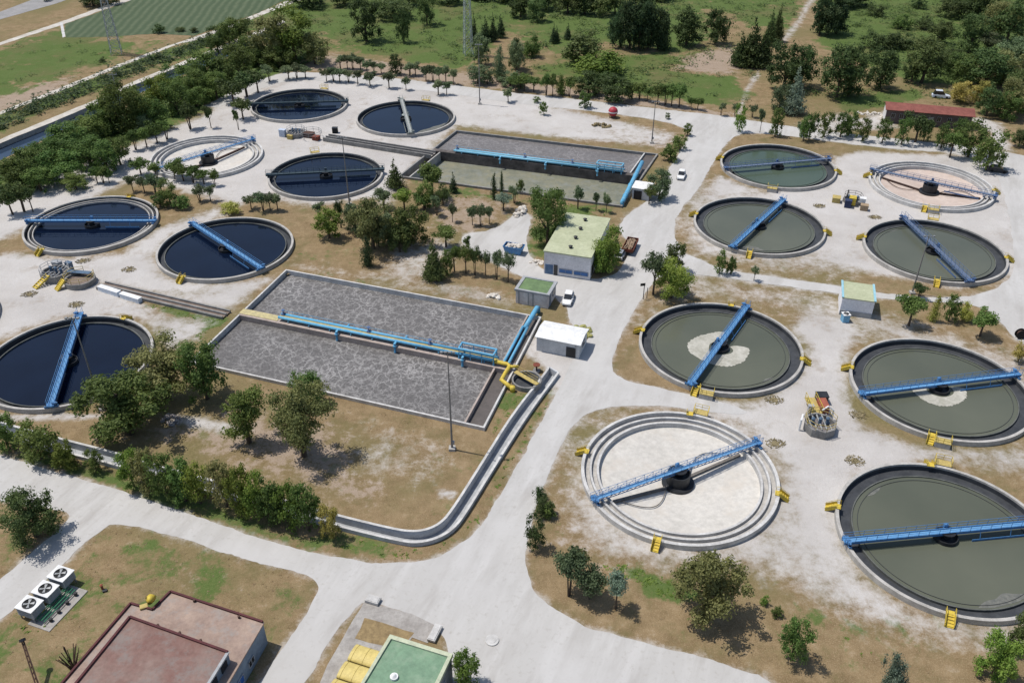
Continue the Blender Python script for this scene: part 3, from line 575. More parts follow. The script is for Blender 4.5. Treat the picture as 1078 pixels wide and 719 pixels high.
for k,(a,b_) in BR.items():
    p,q=G(*a,1.2),G(*b_,1.2); ang[k]=math.atan2(q.y-p.y,q.x-p.x)
tank('R1','round tank of green water nearest the long red-roofed building','green')
tank('R2','murky tank with a blue bridge slanting up, between green-water tank and foam tank','murky',None,[(4.4,10.4,5,1.6,4)])
tank('R3','murky round tank with a ring of pale foam under a steep blue bridge','murky',(5.0,5,(.9,6.6)),[(5.3,10.4,3,.4,8)])
tank('R4','drained round tank with pale bare floor, nearest the main road','empty')
tank('R5','drained round tank with pinkish floor, farthest right beside the outer road','empty')
tank('R6','murky round tank crossed by a grey-blue lattice bridge sloping down right','murky',None,[(2.0,10.4,3,.5,3)])
tank('R7','murky round tank with off-centre foam under a level blue bridge','murky',(4.2,9,(2.9,6.6)))
tank('R8','largest-looking murky tank in the lower right corner with scum near its edge','murky',None,[(5.0,10.6,7,1.2,2),(2.2,10.3,3.2,.5,6)])
tank('L1','dark-water tank farthest from the camera, beside the tree-lined far road','clear')
tank('L2','dark-water tank with a steep grey bridge, left of the upper sludge basin','clear',None,[(5.55,10.9,11,1.9,4)])
tank('L3','drained round tank behind a row of small umbrella trees','empty')
tank('L4','dark-water tank with a dark walkway, behind the floodlight mast','clear')
tank('L5','dark-water tank with three concentric pale rings and a level blue bridge','clear_rings')
tank('L6','dark-water tank with a blue bridge sloping down towards the large sludge basin','clear')
tank('L8','dark-water tank of which only a rim sliver shows at the left edge','clear')
tank('L7','dark-water tank cut by the left edge of the photo','clear')
def bridge(key,label,style):
    cx,cy=TC[key]; R=TR_[key]; o=thing('scraper_bridge',(cx,cy,0),label,'bridge','rotating scraper bridges',ang[key]); Lh=R+.35; w=.28 if style=='truss' else .36; zd=1.3
    pm={'blue':BLUE,'truss':BLUE,'faded':BLUEG,'grey':M('grey_green_paint',(.30,.33,.31),(.2,.22,.21),1.5,.6),'dull':M('dull_teal_paint',(.07,.10,.12),(.045,.07,.085),1.5,.55)}[style]
    dm={'blue':M('blue_grating',(.14,.34,.58),(.10,.26,.48),2,.65,c3=(.17,.27,.40)),'truss':M('blue_grating',(0,0,0)),'faded':M('grey_grating',(.17,.21,.29),(.12,.155,.21),2,.6),'grey':M('pale_grating',(.42,.43,.41),(.3,.31,.3),2,.6),'dull':M('dark_teal_grating',(.055,.085,.10),(.04,.06,.075),2,.6)}[style]
    B=lambda mb,n,m: mb.build(n,m,o)
    B(MB().box((0,0,zd),(2*Lh,2*w-.06,.05)),'deck',dm)
    for s in (-1,1):
        g=MB(); y=s*w
        if style in('truss','faded'):
            n=22; g.bar((-Lh,y,zd-.35),(Lh,y,zd-.35),.07,.08); g.bar((-Lh,y,zd+.03),(Lh,y,zd+.03),.07,.07)
            for i in range(n):
                x0=-Lh+2*Lh*i/n; x1=-Lh+2*Lh*(i+1)/n; xm=(x0+x1)/2
                g.bar((x0,y,zd-.35),(xm,y,zd+.03),.06,.06); g.bar((xm,y,zd+.03),(x1,y,zd-.35),.06,.06)
        else:
            g.box((0,y,zd-.10),(2*Lh,.08,.34)); g.box((0,y,zd+.083),(2*Lh,.15,.025)); g.box((0,y,zd-.283),(2*Lh,.15,.025))
        B(g,'girder',pm)
        r=MB(); n=20
        for h in (.5,.95): r.bar((-Lh,y+s*.04,zd+h),(Lh,y+s*.04,zd+h),.04,.04)
        for i in range(n+1):
            x=-Lh+2*Lh*i/n; r.bar((x,y+s*.04,zd-.1),(x,y+s*.04,zd+.95),.04,.04)
            if style=='truss' and i<n:
                r.bar((x,y+s*.04,zd+.05),(x+2*Lh/n,y+s*.04,zd+.93),.03,.03)
        B(r,'railing',pm)
        # end carriage on the rim
        c=MB(); x=s*(R-.21); c.box((x,0,1.0),(.36,1.9,.2)); c.box((x+s*.1,0,zd+.08),(.8,1.1,.08)); e=B(c,'end_carriage',pm)
        for yy in (-.78,.78): MB().tube([(x-.12,yy,RIM+.17),(x+.12,yy,RIM+.17)],.17,12).build('wheel',BLACK,e)
        mt=MB().box((x+s*.1,.6*s,zd+.25),(.4,.4,.35)); mt.tube([(x+s*.1,.6*s-.4,zd+.3),(x+s*.1,.6*s+.4,zd+.3)],.12,10); B(mt,'drive_motor',pm)
    pv=MB().rev([(.5,.15),(.5,1.2),(1.0,1.2),(1.0,1.31),(0,1.31)],n=20); B(pv,'pivot',DARK if style!='grey' else pm)
    cb=MB(); 
    cb.box((0,.62,zd+.3),(.5,.3,.6)); B(cb,'control_cabinet',pm)
    if style!='truss':
        sk=MB(); sk.bar((3,-.9,.2),(R-3,-.9,.2),.06,.3)
        for x in (4,8): sk.bar((x,-.9,.3),(x,-.6,zd-.1),.06,.06)
        B(sk,'scum_skimmer',pm)
    return o
bridge('R1','faded blue bridge over the round tank of green water','faded')
bridge('R2','blue bridge slanting up right over the murky tank without foam','blue')
bridge('R3','steep blue bridge passing over a ring of foam','blue')
bridge('R4','blue lattice bridge over the drained tank nearest the main road','truss')
bridge('R5','faded bridge over the pinkish drained tank','faded')
bridge('R6','grey-blue lattice bridge sloping down right across murky water','faded')
bridge('R7','level blue bridge over the off-centre foam','blue')
bridge('R8','blue bridge over the murky tank in the lower right corner','blue')
bridge('L1','dark bridge over the farthest dark-water tank','dull')
bridge('L2','steep grey bridge over the dark-water tank left of upper basin','grey')
bridge('L3','pale blue bridge over the drained tank behind umbrella trees','truss')
bridge('L4','dark bridge over the dark-water tank behind the floodlight mast','dull')
bridge('L5','level blue bridge over the tank with three pale rings','blue')
bridge('L6','blue bridge sloping down right over dark water towards sludge basin','blue')
bridge('L7','steep blue bridge over the tank cut by left edge','blue')
# ------------------------------------------------------------------ aeration basins
def frame(mb,outer,inner,z0,z1):
    n=len(outer); v=[(p[0],p[1],z1) for p in outer]+[(p[0],p[1],z1) for p in inner]+[(p[0],p[1],z0) for p in outer]+[(p[0],p[1],z0) for p in inner]; f=[]
    for i in range(n):
        j=(i+1)%n; f+=[(i,j,n+j,n+i),(2*n+i,2*n+j,j,i),(n+i,n+j,3*n+j,3*n+i)]
    return mb.add(v,f)
class Loc:
    def __init__(s,o,u,w): s.o=Vector((o[0],o[1],0)); d=Vector((u[0]-o[0],u[1]-o[1],0)); s.L=d.length; s.u=d.normalized(); d=Vector((w[0]-o[0],w[1]-o[1],0)); s.W=d.length; s.w=d.normalized(); s.rz=math.atan2(s.u.y,s.u.x)
    def __call__(s,a,b,z=0): p=s.o+s.u*a+s.w*b; return Vector((p.x,p.y,z))
    def inv(s,p):
        d=Vector((p[0],p[1],0))-s.o; m=Matrix(((s.u.x,s.w.x),(s.u.y,s.w.y))).inverted(); r=m@Vector((d.x,d.y)); return r.x,r.y
A=Loc(A_TL,A_TR,A_BL); Bb=Loc(B_TL,B_TR,B_BL)
def pipes(F,s0,s1,t,label,base,BLUEL,name='pipe_gallery'):
    o=thing(name,F(s0,t,base),label,'pipes','pipe runs over the sludge basins'); org=o.location
    B=lambda mb,n,m,sm=False: mb.build(n,m,o,org,sm)
    for dt in (-.62,.42): B(MB().tube([F(s0,t+dt,base+.62),F(s1,t+dt,base+.62)],.25,10),'pipe',BLUEL,True)
    B(MB().bar(F(s0,t-.1,base+.55),F(s1,t-.1,base+.55),.62,.06),'walkway_grating',YELD)
    n=10
    for i in range(n):
        s=s0+(s1-s0)*(i+.5)/n; B(MB().bar(F(s,t-.95,base+.27),F(s,t+.8,base+.27),.16,.12),'pipe_support',BLUEL)
    for s in (s0+(s1-s0)*.29,s0+(s1-s0)*.56,s0+(s1-s0)*.86):
        b_=MB(); b_.tube([F(s,t+.42,base+.62),F(s,t+1.25,base+.62),F(s,t+1.3,-.3)],.2,10); b_.tube([F(s,t+1.29,base+.1),F(s,t+1.29,base+.32)],.3,10); B(b_,'drop_pipe',BLUEL)
        b_=MB(); b_.tube([F(s+1.0,t-.62,base+.62),F(s+1.0,t-1.35,base+.62),F(s+1.0,t-1.4,-.3)],.17,10); B(b_,'drop_pipe',BLUEL)
    for s in (s0+.4,s0+(s1-s0)*.42,s0+(s1-s0)*.7):
        b_=MB(); b_.tube([F(s-.22,t-.62,base+.62),F(s+.22,t-.62,base+.62)],.36,12); b_.tube([F(s,t-.62,base+.8),F(s,t-.62,base+1.5)],.06,6); b_.tube([F(s,t-.62,base+1.42),F(s,t-.62,base+1.5)],.3,12); B(b_,'valve',BLUEG)
    # railing of thin rods along both sides
    r=MB()
    for k in range(41):
        s=s0+(s1-s0)*k/40; r.bar(F(s,t-1.0,base),F(s,t-1.0,base+1.15),.04,.04)
    for h in (.6,1.15): r.bar(F(s0,t-1.0,base+h),F(s1,t-1.0,base+h),.045,.045)
    B(r,'railing',BLUEL)
    # loop frame near the far end
    g=MB(); a,b_=s1-6.2,s1-.4
    for dt in (-.95,.75): g.tube([F(a,t+dt,base),F(a,t+dt,base+1.9),F(b_,t+dt,base+1.9),F(b_,t+dt,base)],.17,8)
    g.tube([F(a,t-.95,base+1.9),F(a,t+.75,base+1.9)],.17,8); g.tube([F(b_,t-.95,base+1.9),F(b_,t+.75,base+1.9)],.17,8)
    for q in (.33,.66):
        for dt in (-.95,.75): g.tube([F(a+(b_-a)*q,t+dt,base),F(a+(b_-a)*q,t+dt,base+1.9)],.08,6)
    for dt in (-.95,.75): g.tube([F(a,t+dt,base+1.2),F(b_,t+dt,base+1.2)],.08,6)
    B(g,'loop_frame',BLUEL); return o
def basinA():
    F=A; L_,W_=F.L,F.W; th=.3
    o=thing('sludge_basin',F(0,0,0),'large rectangular basin full of grey foaming sludge, split by a pipe walkway','basin','rectangular sludge basins'); org=o.location
    B=lambda mb,n,m: mb.build(n,m,o,org)
    out=[F(0,0),F(0,W_),F(L_,W_),F(L_,0)]; inn=[F(th,th),F(th,W_-th),F(L_-th,W_-th),F(L_-th,th)]
    B(frame(MB(),out,inn,-1.5,.6),'rim_wall',CONCW)
    mb=MB(); p=[F(th-.05,th-.05,-.35),F(th-.05,W_-th+.05,-.35),F(L_-th+.05,W_-th+.05,-.35),F(L_-th+.05,th-.05,-.35)]; mb.add(p,[(0,1,2,3)]); B(mb,'sludge_surface',SLUDGE)
    t=W_/2
    w=MB(); w.bar(F(th+.01,t+.15,.18),F(L_-th-.01,t+.15,.18),2.1,1.0); B(w,'divider_walkway',M('pinkish_concrete',(.43,.36,.32),(.31,.255,.22),.8,.85))
    w=MB(); w.bar(F(0,t,.72),F(7.4,t,.72),1.5,.08); B(w,'lichen_path',M('lichen_concrete',(.55,.47,.24),(.36,.32,.19),1.3,.9))
    for a,b_,x in ((t+.97,W_-th-.01,L_-3.1),(th+.01,t-.97,L_-2.4)):
        w=MB(); w.bar(F(x,a,.12),F(x,b_,.12),.28,.9); wl=B(w,'overflow_wall',M('pinkish_concrete',(0,0,0)))
        s=MB(); y0=(a,b_); s.add([F(x+.16,a,-.2),F(x+.16,b_,-.2),F(L_-th-.02,b_,-.2),F(L_-th-.02,a,-.2)],[(0,1,2,3)]); B(s,'overflow_channel',SLUDGE3)
    pipes(F,7.6,L_-3.0,t,'blue pipe run over the walkway of the foaming grey basin',.70,BLUEL)
    # header pipe behind the shed
    h=MB(); 
    for dx in (-.55,.25): h.tube([F(L_-1.3+dx,t+.3,1.3),F(L_-1.3+dx,5.0,1.3)],.23,12)
    h.tube([F(L_-1.4,5.2,1.3),F(L_-1.2,-1.4,1.3),F(L_-1.15,-1.9,1.0),F(L_-1.15,-2.0,.1)],.42,14)
    tag(h.build('header_pipe',BLUEL,smooth=True),'thick light blue air pipe passing behind the white shed','pipe')
    y=MB(); c=F(L_-2.3,t+.7,0)
    y.tube([F(L_-3.6,t+.45,1.3),F(L_-1.2,t+.5,1.3),F(L_-.7,t+.8,1.2),F(L_-.9,t+2.4,1.0),F(L_-1.0,t+4.2,.9),F(L_+.2,t+4.9,.8),F(L_+1.2,t+5.2,.3)],.33,10)
    y.tube([F(L_-.9,t+1.0,1.2),F(L_+.6,t+.4,1.2)],.26,10); y.tube([F(L_+1.1,t+5.2,.9),F(L_+1.1,t+5.2,.02)],.4,12)
    tag(y.build('yellow_pipe',YEL,smooth=True),'bent yellow sludge pipe at the right end of the foaming basin','pipe')
    pit=thing('inlet_pit',F(L_+2.6,t+2.6,0),'round concrete inlet pit with rusty pipework beside the yellow pipe','pit'); po=pit.location
    MB().rev([(2.3,0),(2.3,.8),(2.05,.8),(2.05,.1)],po,32).build('pit_wall',CONCM,pit,po); MB().disc((po.x,po.y,.12),2.06,32).build('pit_water',CONCD,pit,po)
    k=MB(); k.bar(F(L_+.4,t+1.4,.9),F(L_+4.6,t+3.4,.9),.8,.08); k.build('plank_walkway',YELD,pit,po)
    k=MB(); 
    for q in range(7): 
        p=F(L_+.5+q*.66,t+1.1+q*.33,.9); k.bar(p,p+Vector((0,0,1)),.05,.05)
    k.bar(F(L_+.5,t+1.1,1.9),F(L_+4.5,t+3.1,1.9),.05,.05); k.bar(F(L_+.5,t+1.1,1.4),F(L_+4.5,t+3.1,1.4),.05,.05); k.build('railing',YELD,pit,po)
    vp=F(L_+3.2,t-.9,0)
    o2=thing('valve_post',vp,'rusty valve handwheel on a post beside the white shed','valve'); 
    MB().tube([(0,0,0),(0,0,1.2)],.12,8).build('post',RUSTD,o2); w=MB().tube([(0,0,1.2),(0,0,1.3)],.55,16); w.build('handwheel',RUST,o2)
    MB().box((0,0,.1),(1.1,1.1,.2),F.rz).build('plinth',CONCM,o2)
basinA()
def basinB():
    F=Bb; L_,W_=F.L,F.W; th=.4
    tb=F.inv(G(457,158,.5))[1]
    o=thing('sludge_basin',F(0,0,0),'upper rectangular basin, far half full of calm sludge, near half drained','basin','rectangular sludge basins'); org=o.location
    B=lambda mb,n,m: mb.build(n,m,o,org)
    out=[F(0,0),F(0,W_),F(L_,W_),F(L_,0)]; inn=[F(th,th),F(th,W_-th),F(L_-th,W_-th),F(L_-th,th)]
    B(frame(MB(),out,inn,-4.2,.5),'rim_wall',CONCM)
    B(MB().add([F(th-.05,th-.05,-.15),F(th-.05,tb,-.15),F(L_-th+.05,tb,-.15),F(L_-th+.05,th-.05,-.15)],[(0,1,2,3)]),'sludge_surface',SLUDGE2)
    B(MB().add([F(th-.05,tb,-1.7),F(th-.05,W_-th+.05,-1.7),F(L_-th+.05,W_-th+.05,-1.7),F(L_-th+.05,tb,-1.7)],[(0,1,2,3)]),'drained_floor',M('silted_floor',(.235,.225,.155),(.15,.16,.125),.3,.6,c3=(.20,.21,.19)))
    w=MB(); w.bar(F(th+.01,tb,-1.6),F(L_-th-.01,tb,-1.6),1.5,4.3); B(w,'divider_wall',M('shade_toned_wall',(.15,.13,.12),(.07,.06,.055),.5,.85))  # dark wall colour has the shade of the divider's near face painted in
    w=MB(); w.bar(F(2.6,tb+.77,-1.6),F(2.6,W_-th-.01,-1.6),.3,4.1); B(w,'side_wall',CONC)
    for x in (L_-3.2,):
        w=MB(); w.bar(F(x,th+.01,.1),F(x,tb-.77,.1),.28,.7); B(w,'overflow_wall',CONCW)
        B(MB().add([F(x+.2,th,-.05),F(x+.2,tb-.7,-.05),F(L_-th,tb-.7,-.05),F(L_-th,th,-.05)],[(0,1,2,3)]),'overflow_channel',SLUDGE3)
    pipes(F,6.0,L_-4.4,tb,'pale blue pipe run along the half-drained upper basin',.55,M('pale_blue_pipe_paint',(.20,.46,.62),(.14,.37,.53),.8,.45))
    p0=G(676,171,1.6); p1=G(655,213,1.0)
    h=MB(); h.tube([p0,p0.lerp(p1,.5),p1.lerp(p0,.05),p1,Vector((p1.x,p1.y,.05))],.48,14)
    for q in (.35,.6,.85): 
        a=p0.lerp(p1,q); d=(p1-p0).normalized(); h.tube([a-d*.12,a+d*.12],.6,14)
    tag(h.build('header_pipe',BLUEL,smooth=True),'thick light blue air pipe sloping down from the half-drained upper basin','pipe')
basinB()
# ------------------------------------------------------------------ channels
def drain():
    wi,wo=DRI,DRO
    o=thing('drain_channel',(wi[0].x,wi[0].y,0),'long open concrete channel curving beside the main road below the basin','channel'); org=o.location
    DC=M('channel_wall_concrete',(.52,.53,.54),(.40,.41,.42),.6,.8); ribbon(MB(),wi,.26,-1.3,.6).build('inner_wall',DC,o,org); ribbon(MB(),wo,.26,-1.3,.6).build('outer_wall',DC,o,org)
    for w_,nm in ((wi,'inner_coping'),(wo,'outer_coping')): ribbon(MB(),w_,.34,.602,.68).build(nm,CONCW,o,org)
    ribbon(MB(),[wi[0]+(wo[0]-wi[0])*.06,wi[0]+(wo[0]-wi[0])*.94],.26,-1.3,.598).build('end_wall',DC,o,org)
    m=MB(); n=len(wi); v=[]; 
    for i in range(n): v+=[(*wi[i],-.55),(*wo[i],-.55)]
    m.add(v,[(2*i,2*i+2,2*i+3,2*i+1) for i in range(n-1)]); m.build('channel_floor',M('channel_floor_concrete',(.40,.41,.42),(.28,.29,.30),.6,.7),o,org)
    c=(G(114,484,.5)); s=thing('sluice_box',(c.x,c.y,-.5),'grey metal box inside the open channel behind roadside shrubs','box'); s.rotation_euler.z=AX
    MB().box((0,0,.4),(3.2,1.2,.8)).build('casing',STEEL,s); MB().box((0,0,.83),(3.4,1.35,.06)).build('lid',GREYP,s)
drain()
def conduit(name,label,pa,pb,w,h,floor,wall,z0=0):
    a,b_=G(*pa,h),G(*pb,h); d=(b_-a).to_2d(); nr=Vector((-d.y,d.x)).normalized()
    o=thing(name,(a.x,a.y,0),label,'channel'); org=o.location
    for s in (-w/2,w/2): ribbon(MB(),[a.to_2d()+nr*s,b_.to_2d()+nr*s],.3,z0,h).build('side_wall',wall,o,org)
    ribbon(MB(),[a.to_2d(),b_.to_2d()],.3,z0,h).build('middle_wall',wall,o,org)
    m=MB(); p=a.to_2d(); q=b_.to_2d(); m.add([(*(p-nr*w/2),h*.45),(*(p+nr*w/2),h*.45),(*(q+nr*w/2),h*.45),(*(q-nr*w/2),h*.45)],[(0,1,2,3)][::1]); m.build('channel_bed',floor,o,org); return o
BED=M('brown_bed',(.22,.17,.14),(.14,.11,.09),.6,.8)
conduit('feed_channel','twin-bed feed channel running from yellow-stepped pump pit to the foaming basin',(106,299),(238,330),2.2,.55,BED,CONCM)
conduit('feed_channel','raised feed channel running left from the half-drained upper basin',(343,143),(456,161),2.6,1.0,M('grey_bed',(.34,.31,.28),(.25,.23,.21),.6,.85),CONCM)
# ------------------------------------------------------------------ yellow steps and platforms
def steps_proto():
    o=thing('access_steps',(0,0,0),'','steps','yellow access steps at tank rims')
    m=MB()
    for i in range(4): m.box((.18+.36*i,0,.98-.24*i),(.36,1.0,.05)); 
    m.bar((-.55,-.5,1.0),(.1,-.5,1.0),.06,.14); m.bar((-.55,.5,1.0),(.1,.5,1.0),.06,.14); m.box((-.25,0,1.04),(.7,1.06,.05))
    for y in (-.52,.52): m.bar((0,y,1.0),(1.5,y,.06),.06,.24)
    m.build('steps',YEL,o)
    for y in (-.56,.56):
        r=MB(); r.bar((-.5,y,1.8),(.05,y,1.8),.05,.05); r.bar((.05,y,1.8),(1.5,y,.8),.05,.05)
        for x,z in ((-.5,1.0),(.05,1.0),(.8,.5),(1.5,.05)): r.bar((x,y,z),(x,y,z+.8),.05,.05)
        r.bar((-.5,y,1.4),(.05,y,1.4),.04,.04)
        r.build('handrail',YEL,o)
    pn=MB(); pn.bar((.02,-.54,1.25),(1.5,-.54,.3),.03,.6); pn.bar((.02,.54,1.25),(1.5,.54,.3),.03,.6); pn.bar((0,0,1.02),(1.52,0,.1),1.0,.03); pn.build('side_panel',YEL,o)
    return o
STEPS=[('R1',(755,166),'yellow steps left of the green-water tank'),('R1',(883,181),'yellow steps right of the green-water tank'),
('R2',(727,225),'yellow steps at left rim of the murky tank second along the road'),('R2',(789,267),'yellow steps at the near rim of murky tank without foam, below its bridge foot'),('R2',(874,245),'yellow steps between murky tank without foam and the lattice-bridge tank'),
('R3',(668,347),'yellow steps left of the foam-ring tank'),('R3',(771,317),'yellow steps behind the foam-ring tank near its bridge head'),('R3',(850,380),'yellow steps right of the foam-ring tank'),('R3',(732,411),'yellow steps beside railed platform of the foam-ring tank'),
('R4',(607,474),'yellow steps left of the large drained pale tank'),('R4',(690,575),'yellow steps at the near rim of the large drained pale tank'),('R4',(830,523),'yellow steps right of the large drained pale tank'),('R4',(727,432),'yellow steps at far rim of the drained pale tank beside platform'),
('R5',(973,220),'yellow steps at near rim of the pinkish drained tank'),('R5',(1053,202),'yellow steps right of the pinkish drained tank'),('R5',(910,184),'yellow steps left of the pinkish drained tank'),
('R6',(903,249),'yellow steps left of the lattice-bridge murky tank'),('R6',(986,298),'yellow steps at near rim of the lattice-bridge murky tank'),('R6',(1066,273),'yellow steps right of the lattice-bridge murky tank'),
('R7',(888,386),'yellow steps left of the off-centre-foam tank'),('R7',(980,461),'yellow steps by platform of the off-centre-foam tank'),
('R8',(872,532),'yellow steps left of the corner tank in lower right'),('R8',(1000,650),'yellow steps at near rim of the corner tank in lower right'),('R8',(978,486),'yellow steps by platform behind the corner tank in lower right'),
('L5',(42,265),'yellow steps at near rim of the three-ringed dark tank'),('L5',(141,205),'yellow steps behind the three-ringed dark tank'),('L6',(189,295),'yellow steps at near rim of dark tank with bridge sloping down'),('L7',(135,333),'yellow steps behind the dark tank cut by left edge')]
sp0=None
for k,px,lab in STEPS:
    c=Vector(TC[k]); p=G(*px,.6).to_2d(); d=(p-c).normalized(); a=math.atan2(d.y,d.x); loc=c+d*(TR_[k]-.12)
    if sp0 is None: sp0=steps_proto(); sp0.scale=(.85,.85,.85); sp0.location=(*loc,-.02); sp0.rotation_euler.z=a; sp0['label']=lab
    else: dup(sp0,(*loc,-.02),a,lab)
def plat_proto():
    o=thing('tank_platform',(0,0,0),'','platform','railed platforms at tank rims')
    MB().box((.75,0,.5),(1.4,2.4,1.0)).build('plinth',CONC,o); MB().box((.75,0,1.03),(1.45,2.45,.06)).build('deck',YELD,o)
    r=MB()
    pts=[(.1,-1.2),(1.45,-1.2),(1.45,0),(1.45,1.2),(.1,1.2)]
    for i,p in enumerate(pts):
        r.bar((*p,1.05),(*p,2.1),.06,.06)
        if i<4:
            for h in (1.6,2.1): r.bar((*p,h),(*pts[i+1],h),.055,.055)
    r.build('railing',YEL,o); return o
pp=None
for k,px,lab in [('R3',(744,414),'railed platform at near rim of the foam-ring tank'),('R4',(739,432),'railed platform at far rim of the large drained pale tank'),('R1',(813,199),'railed platform at near rim of the green-water tank'),('R5',(983,228),'railed platform below the pinkish drained tank'),('R6',(982,230),'railed platform behind the lattice-bridge murky tank'),('R7',(992,464),'railed platform at near rim of the off-centre-foam tank'),('R8',(992,486),'railed platform behind the corner tank in lower right'),('L1',(340,95),'railed platform on rim of the farthest dark-water tank'),('L2',(449,106),'railed platform on far rim of the grey-bridge dark tank'),('L4',(331,160),'railed platform behind the dark-water tank by the floodlight mast')]:
    c=Vector(TC[k]); p=G(*px,.6).to_2d(); d=(p-c).normalized(); a=math.atan2(d.y,d.x); loc=c+d*(TR_[k]+.02)
    if pp is None: pp=plat_proto(); pp.scale=(.85,.85,.85); pp.location=(*loc,0); pp.rotation_euler.z=a; pp['label']=lab
    else: dup(pp,(*loc,0),a,lab)
# ------------------------------------------------------------------ buildings
def house(name,label,cat,pts,h,wall,roof,over=.18,thick=.18,parapet=None,openings=(),extras=None,zs=None):
    """pts: footprint (metres), counter-clockwise from the front left; openings: (edge,u0,u1,z0,z1,kind,material)"""
    c=sum((Vector(p[:2]) for p in pts),Vector((0,0)))/len(pts); o=thing(name,(c.x,c.y,0),label,cat); org=o.location
    hz=zs or [h]*len(pts)
    MB().prism(pts,0,h,False,[q-.01 for q in hz]).build('wall',wall,o,org)
    P=[Vector(p[:2]) for p in pts]; n=len(P)
    ex=[p+(p-c).normalized()*over*1.4 for p in P]
    if parapet:
        MB().prism([p+(c-p).normalized()*.02 for p in P],h-.25,h,False).build('roof',roof,o,org)
        i2=[p+(c-p).normalized()*.42 for p in P]; frame(MB(),ex,i2,h-.25,h+parapet[0]).build('parapet',parapet[1],o,org)
    else:
        m=MB(); m.prism(ex,h-.02,h,True,[q+thick for q in hz]) if not zs else m.add([(p.x,p.y,q) for p,q in zip(ex,hz)]+[(p.x,p.y,q+thick) for p,q in zip(ex,hz)],[tuple(range(n-1,-1,-1)),tuple(range(n,2*n))]+[(i,(i+1)%n,n+(i+1)%n,n+i) for i in range(n)]); m.build('roof',roof,o,org)
    for e,u0,u1,z0,z1,kd,mt in openings:
        a,b_=P[e],P[(e+1)%n]; d=b_-a; nr=Vector((d.y,-d.x)).normalized()
        if (a+d*.5+nr-c).length<(a+d*.5-c).length: nr=-nr
        p,q=a+d*u0+nr*.03,a+d*u1+nr*.03; zm=(z0+z1)/2
        w=MB().bar((*p,zm),(*q,zm),.12,z1-z0).build(kd,mt,o,org)
        if kd in('window','shutter_door'):
            f=MB(); p,q=a+d*u0+nr*.05,a+d*u1+nr*.05
            for z in (z0,z1): f.bar((*p,z),(*q,z),.14,.09)
            for t in np.linspace(0,1,3): s=p.lerp(q,t); f.bar((*s,z0+.05),(*s,z1-.05),.07,.14)
            f.build('frame',GREYP if kd=='window' else mt,w,org)
    return o,org,P
LIME=M('pale_green_roof',(.44,.46,.31),(.365,.39,.25),.3,.8,c3=(.35,.37,.24))
GREENR=M('green_roof_felt',(.155,.235,.105),(.11,.17,.08),.5,.8)
GREENF=M('green_flat_roof',(.185,.295,.19),(.15,.245,.16),.4,.8,c3=(.22,.30,.21))
LIL=M('pale_lilac_wall',(.80,.78,.79),(.66,.645,.655),.6,.8)
BROWNR=M('brown_red_roof',(.235,.165,.14),(.19,.105,.088),.3,.9,c3=(.20,.18,.165))
BROWNL=M('beige_brown_roof',(.36,.27,.215),(.27,.195,.16),.4,.9,c3=(.27,.245,.225))
TILE=M('red_tile_roof',(.25,.088,.068),(.18,.06,.047),.6,.8)
BWALL=M('blue_grey_wall',(.20,.26,.33),(.13,.17,.225),.5,.75)
def rect(fl,w,d,a=AX): 
    u=Vector((math.cos(a),math.sin(a)))*w; v_=Vector((-math.sin(a),math.cos(a)))*d; fl=Vector(fl[:2]); return [fl,fl+u,fl+u+v_,fl+v_]
# workshop with pale green roof
h=4.6; fl=G(573,264.5,h)
o,org,P=house('workshop','flat-roofed workshop with pale green roof and blue band low on its front','building',rect(fl,8.7,16.2,math.radians(-17)),h,LIL,LIME,.22,.2,None,
 [(0,.03,.2,.02,2.0,'door',M('blue_door',(.12,.2,.33),(.08,.14,.24),1)),(0,.22,.3,.02,2.1,'door',GLASS),(0,.34,.62,.7,1.5,'window',M('blue_window_band',(.06,.17,.42),(.04,.12,.3),2,.3)),(0,.66,.96,.7,1.5,'window',M('blue_window_band',(0,0,0))),(1,.06,.14,.4,2.4,'door',DARK),(1,.4,.55,1.5,2.6,'window',GLASS),(1,.7,.85,1.5,2.6,'window',GLASS)])
for t in (.14,.38,.62,.86):
    p=(P[0]+P[1])/2*(1-t)+(P[3]+P[2])/2*t; m=MB(); m.tube([(*p,h+.1),(*p,h+.6)],.28,12); m.tube([(*p,h+.6),(*p,h+.72)],.42,12,.2); m.build('roof_vent',DARK,o,org)
# small hut, dark green roof
h=2.8; fl=G(543,304.5,h)
house('utility_hut','small hut with dark green flat roof beside the parked white car','hut',rect(fl,5.9,4.6),h,M('pinkish_white_wall',(.72,.68,.665),(.55,.50,.485),.9),GREENR,.2,.14,(.12,GREYP),
 [(0,.38,.41,.1,2.5,'pilaster',GREYP),(0,.52,.55,.1,2.5,'pilaster',GREYP),(0,.08,.11,.1,2.5,'pilaster',GREYP),(1,.15,.35,.02,2.1,'door',M('grey_blue_door',(.2,.23,.28),None,1)),(1,.55,.85,1.1,2.1,'window',GLASS)])
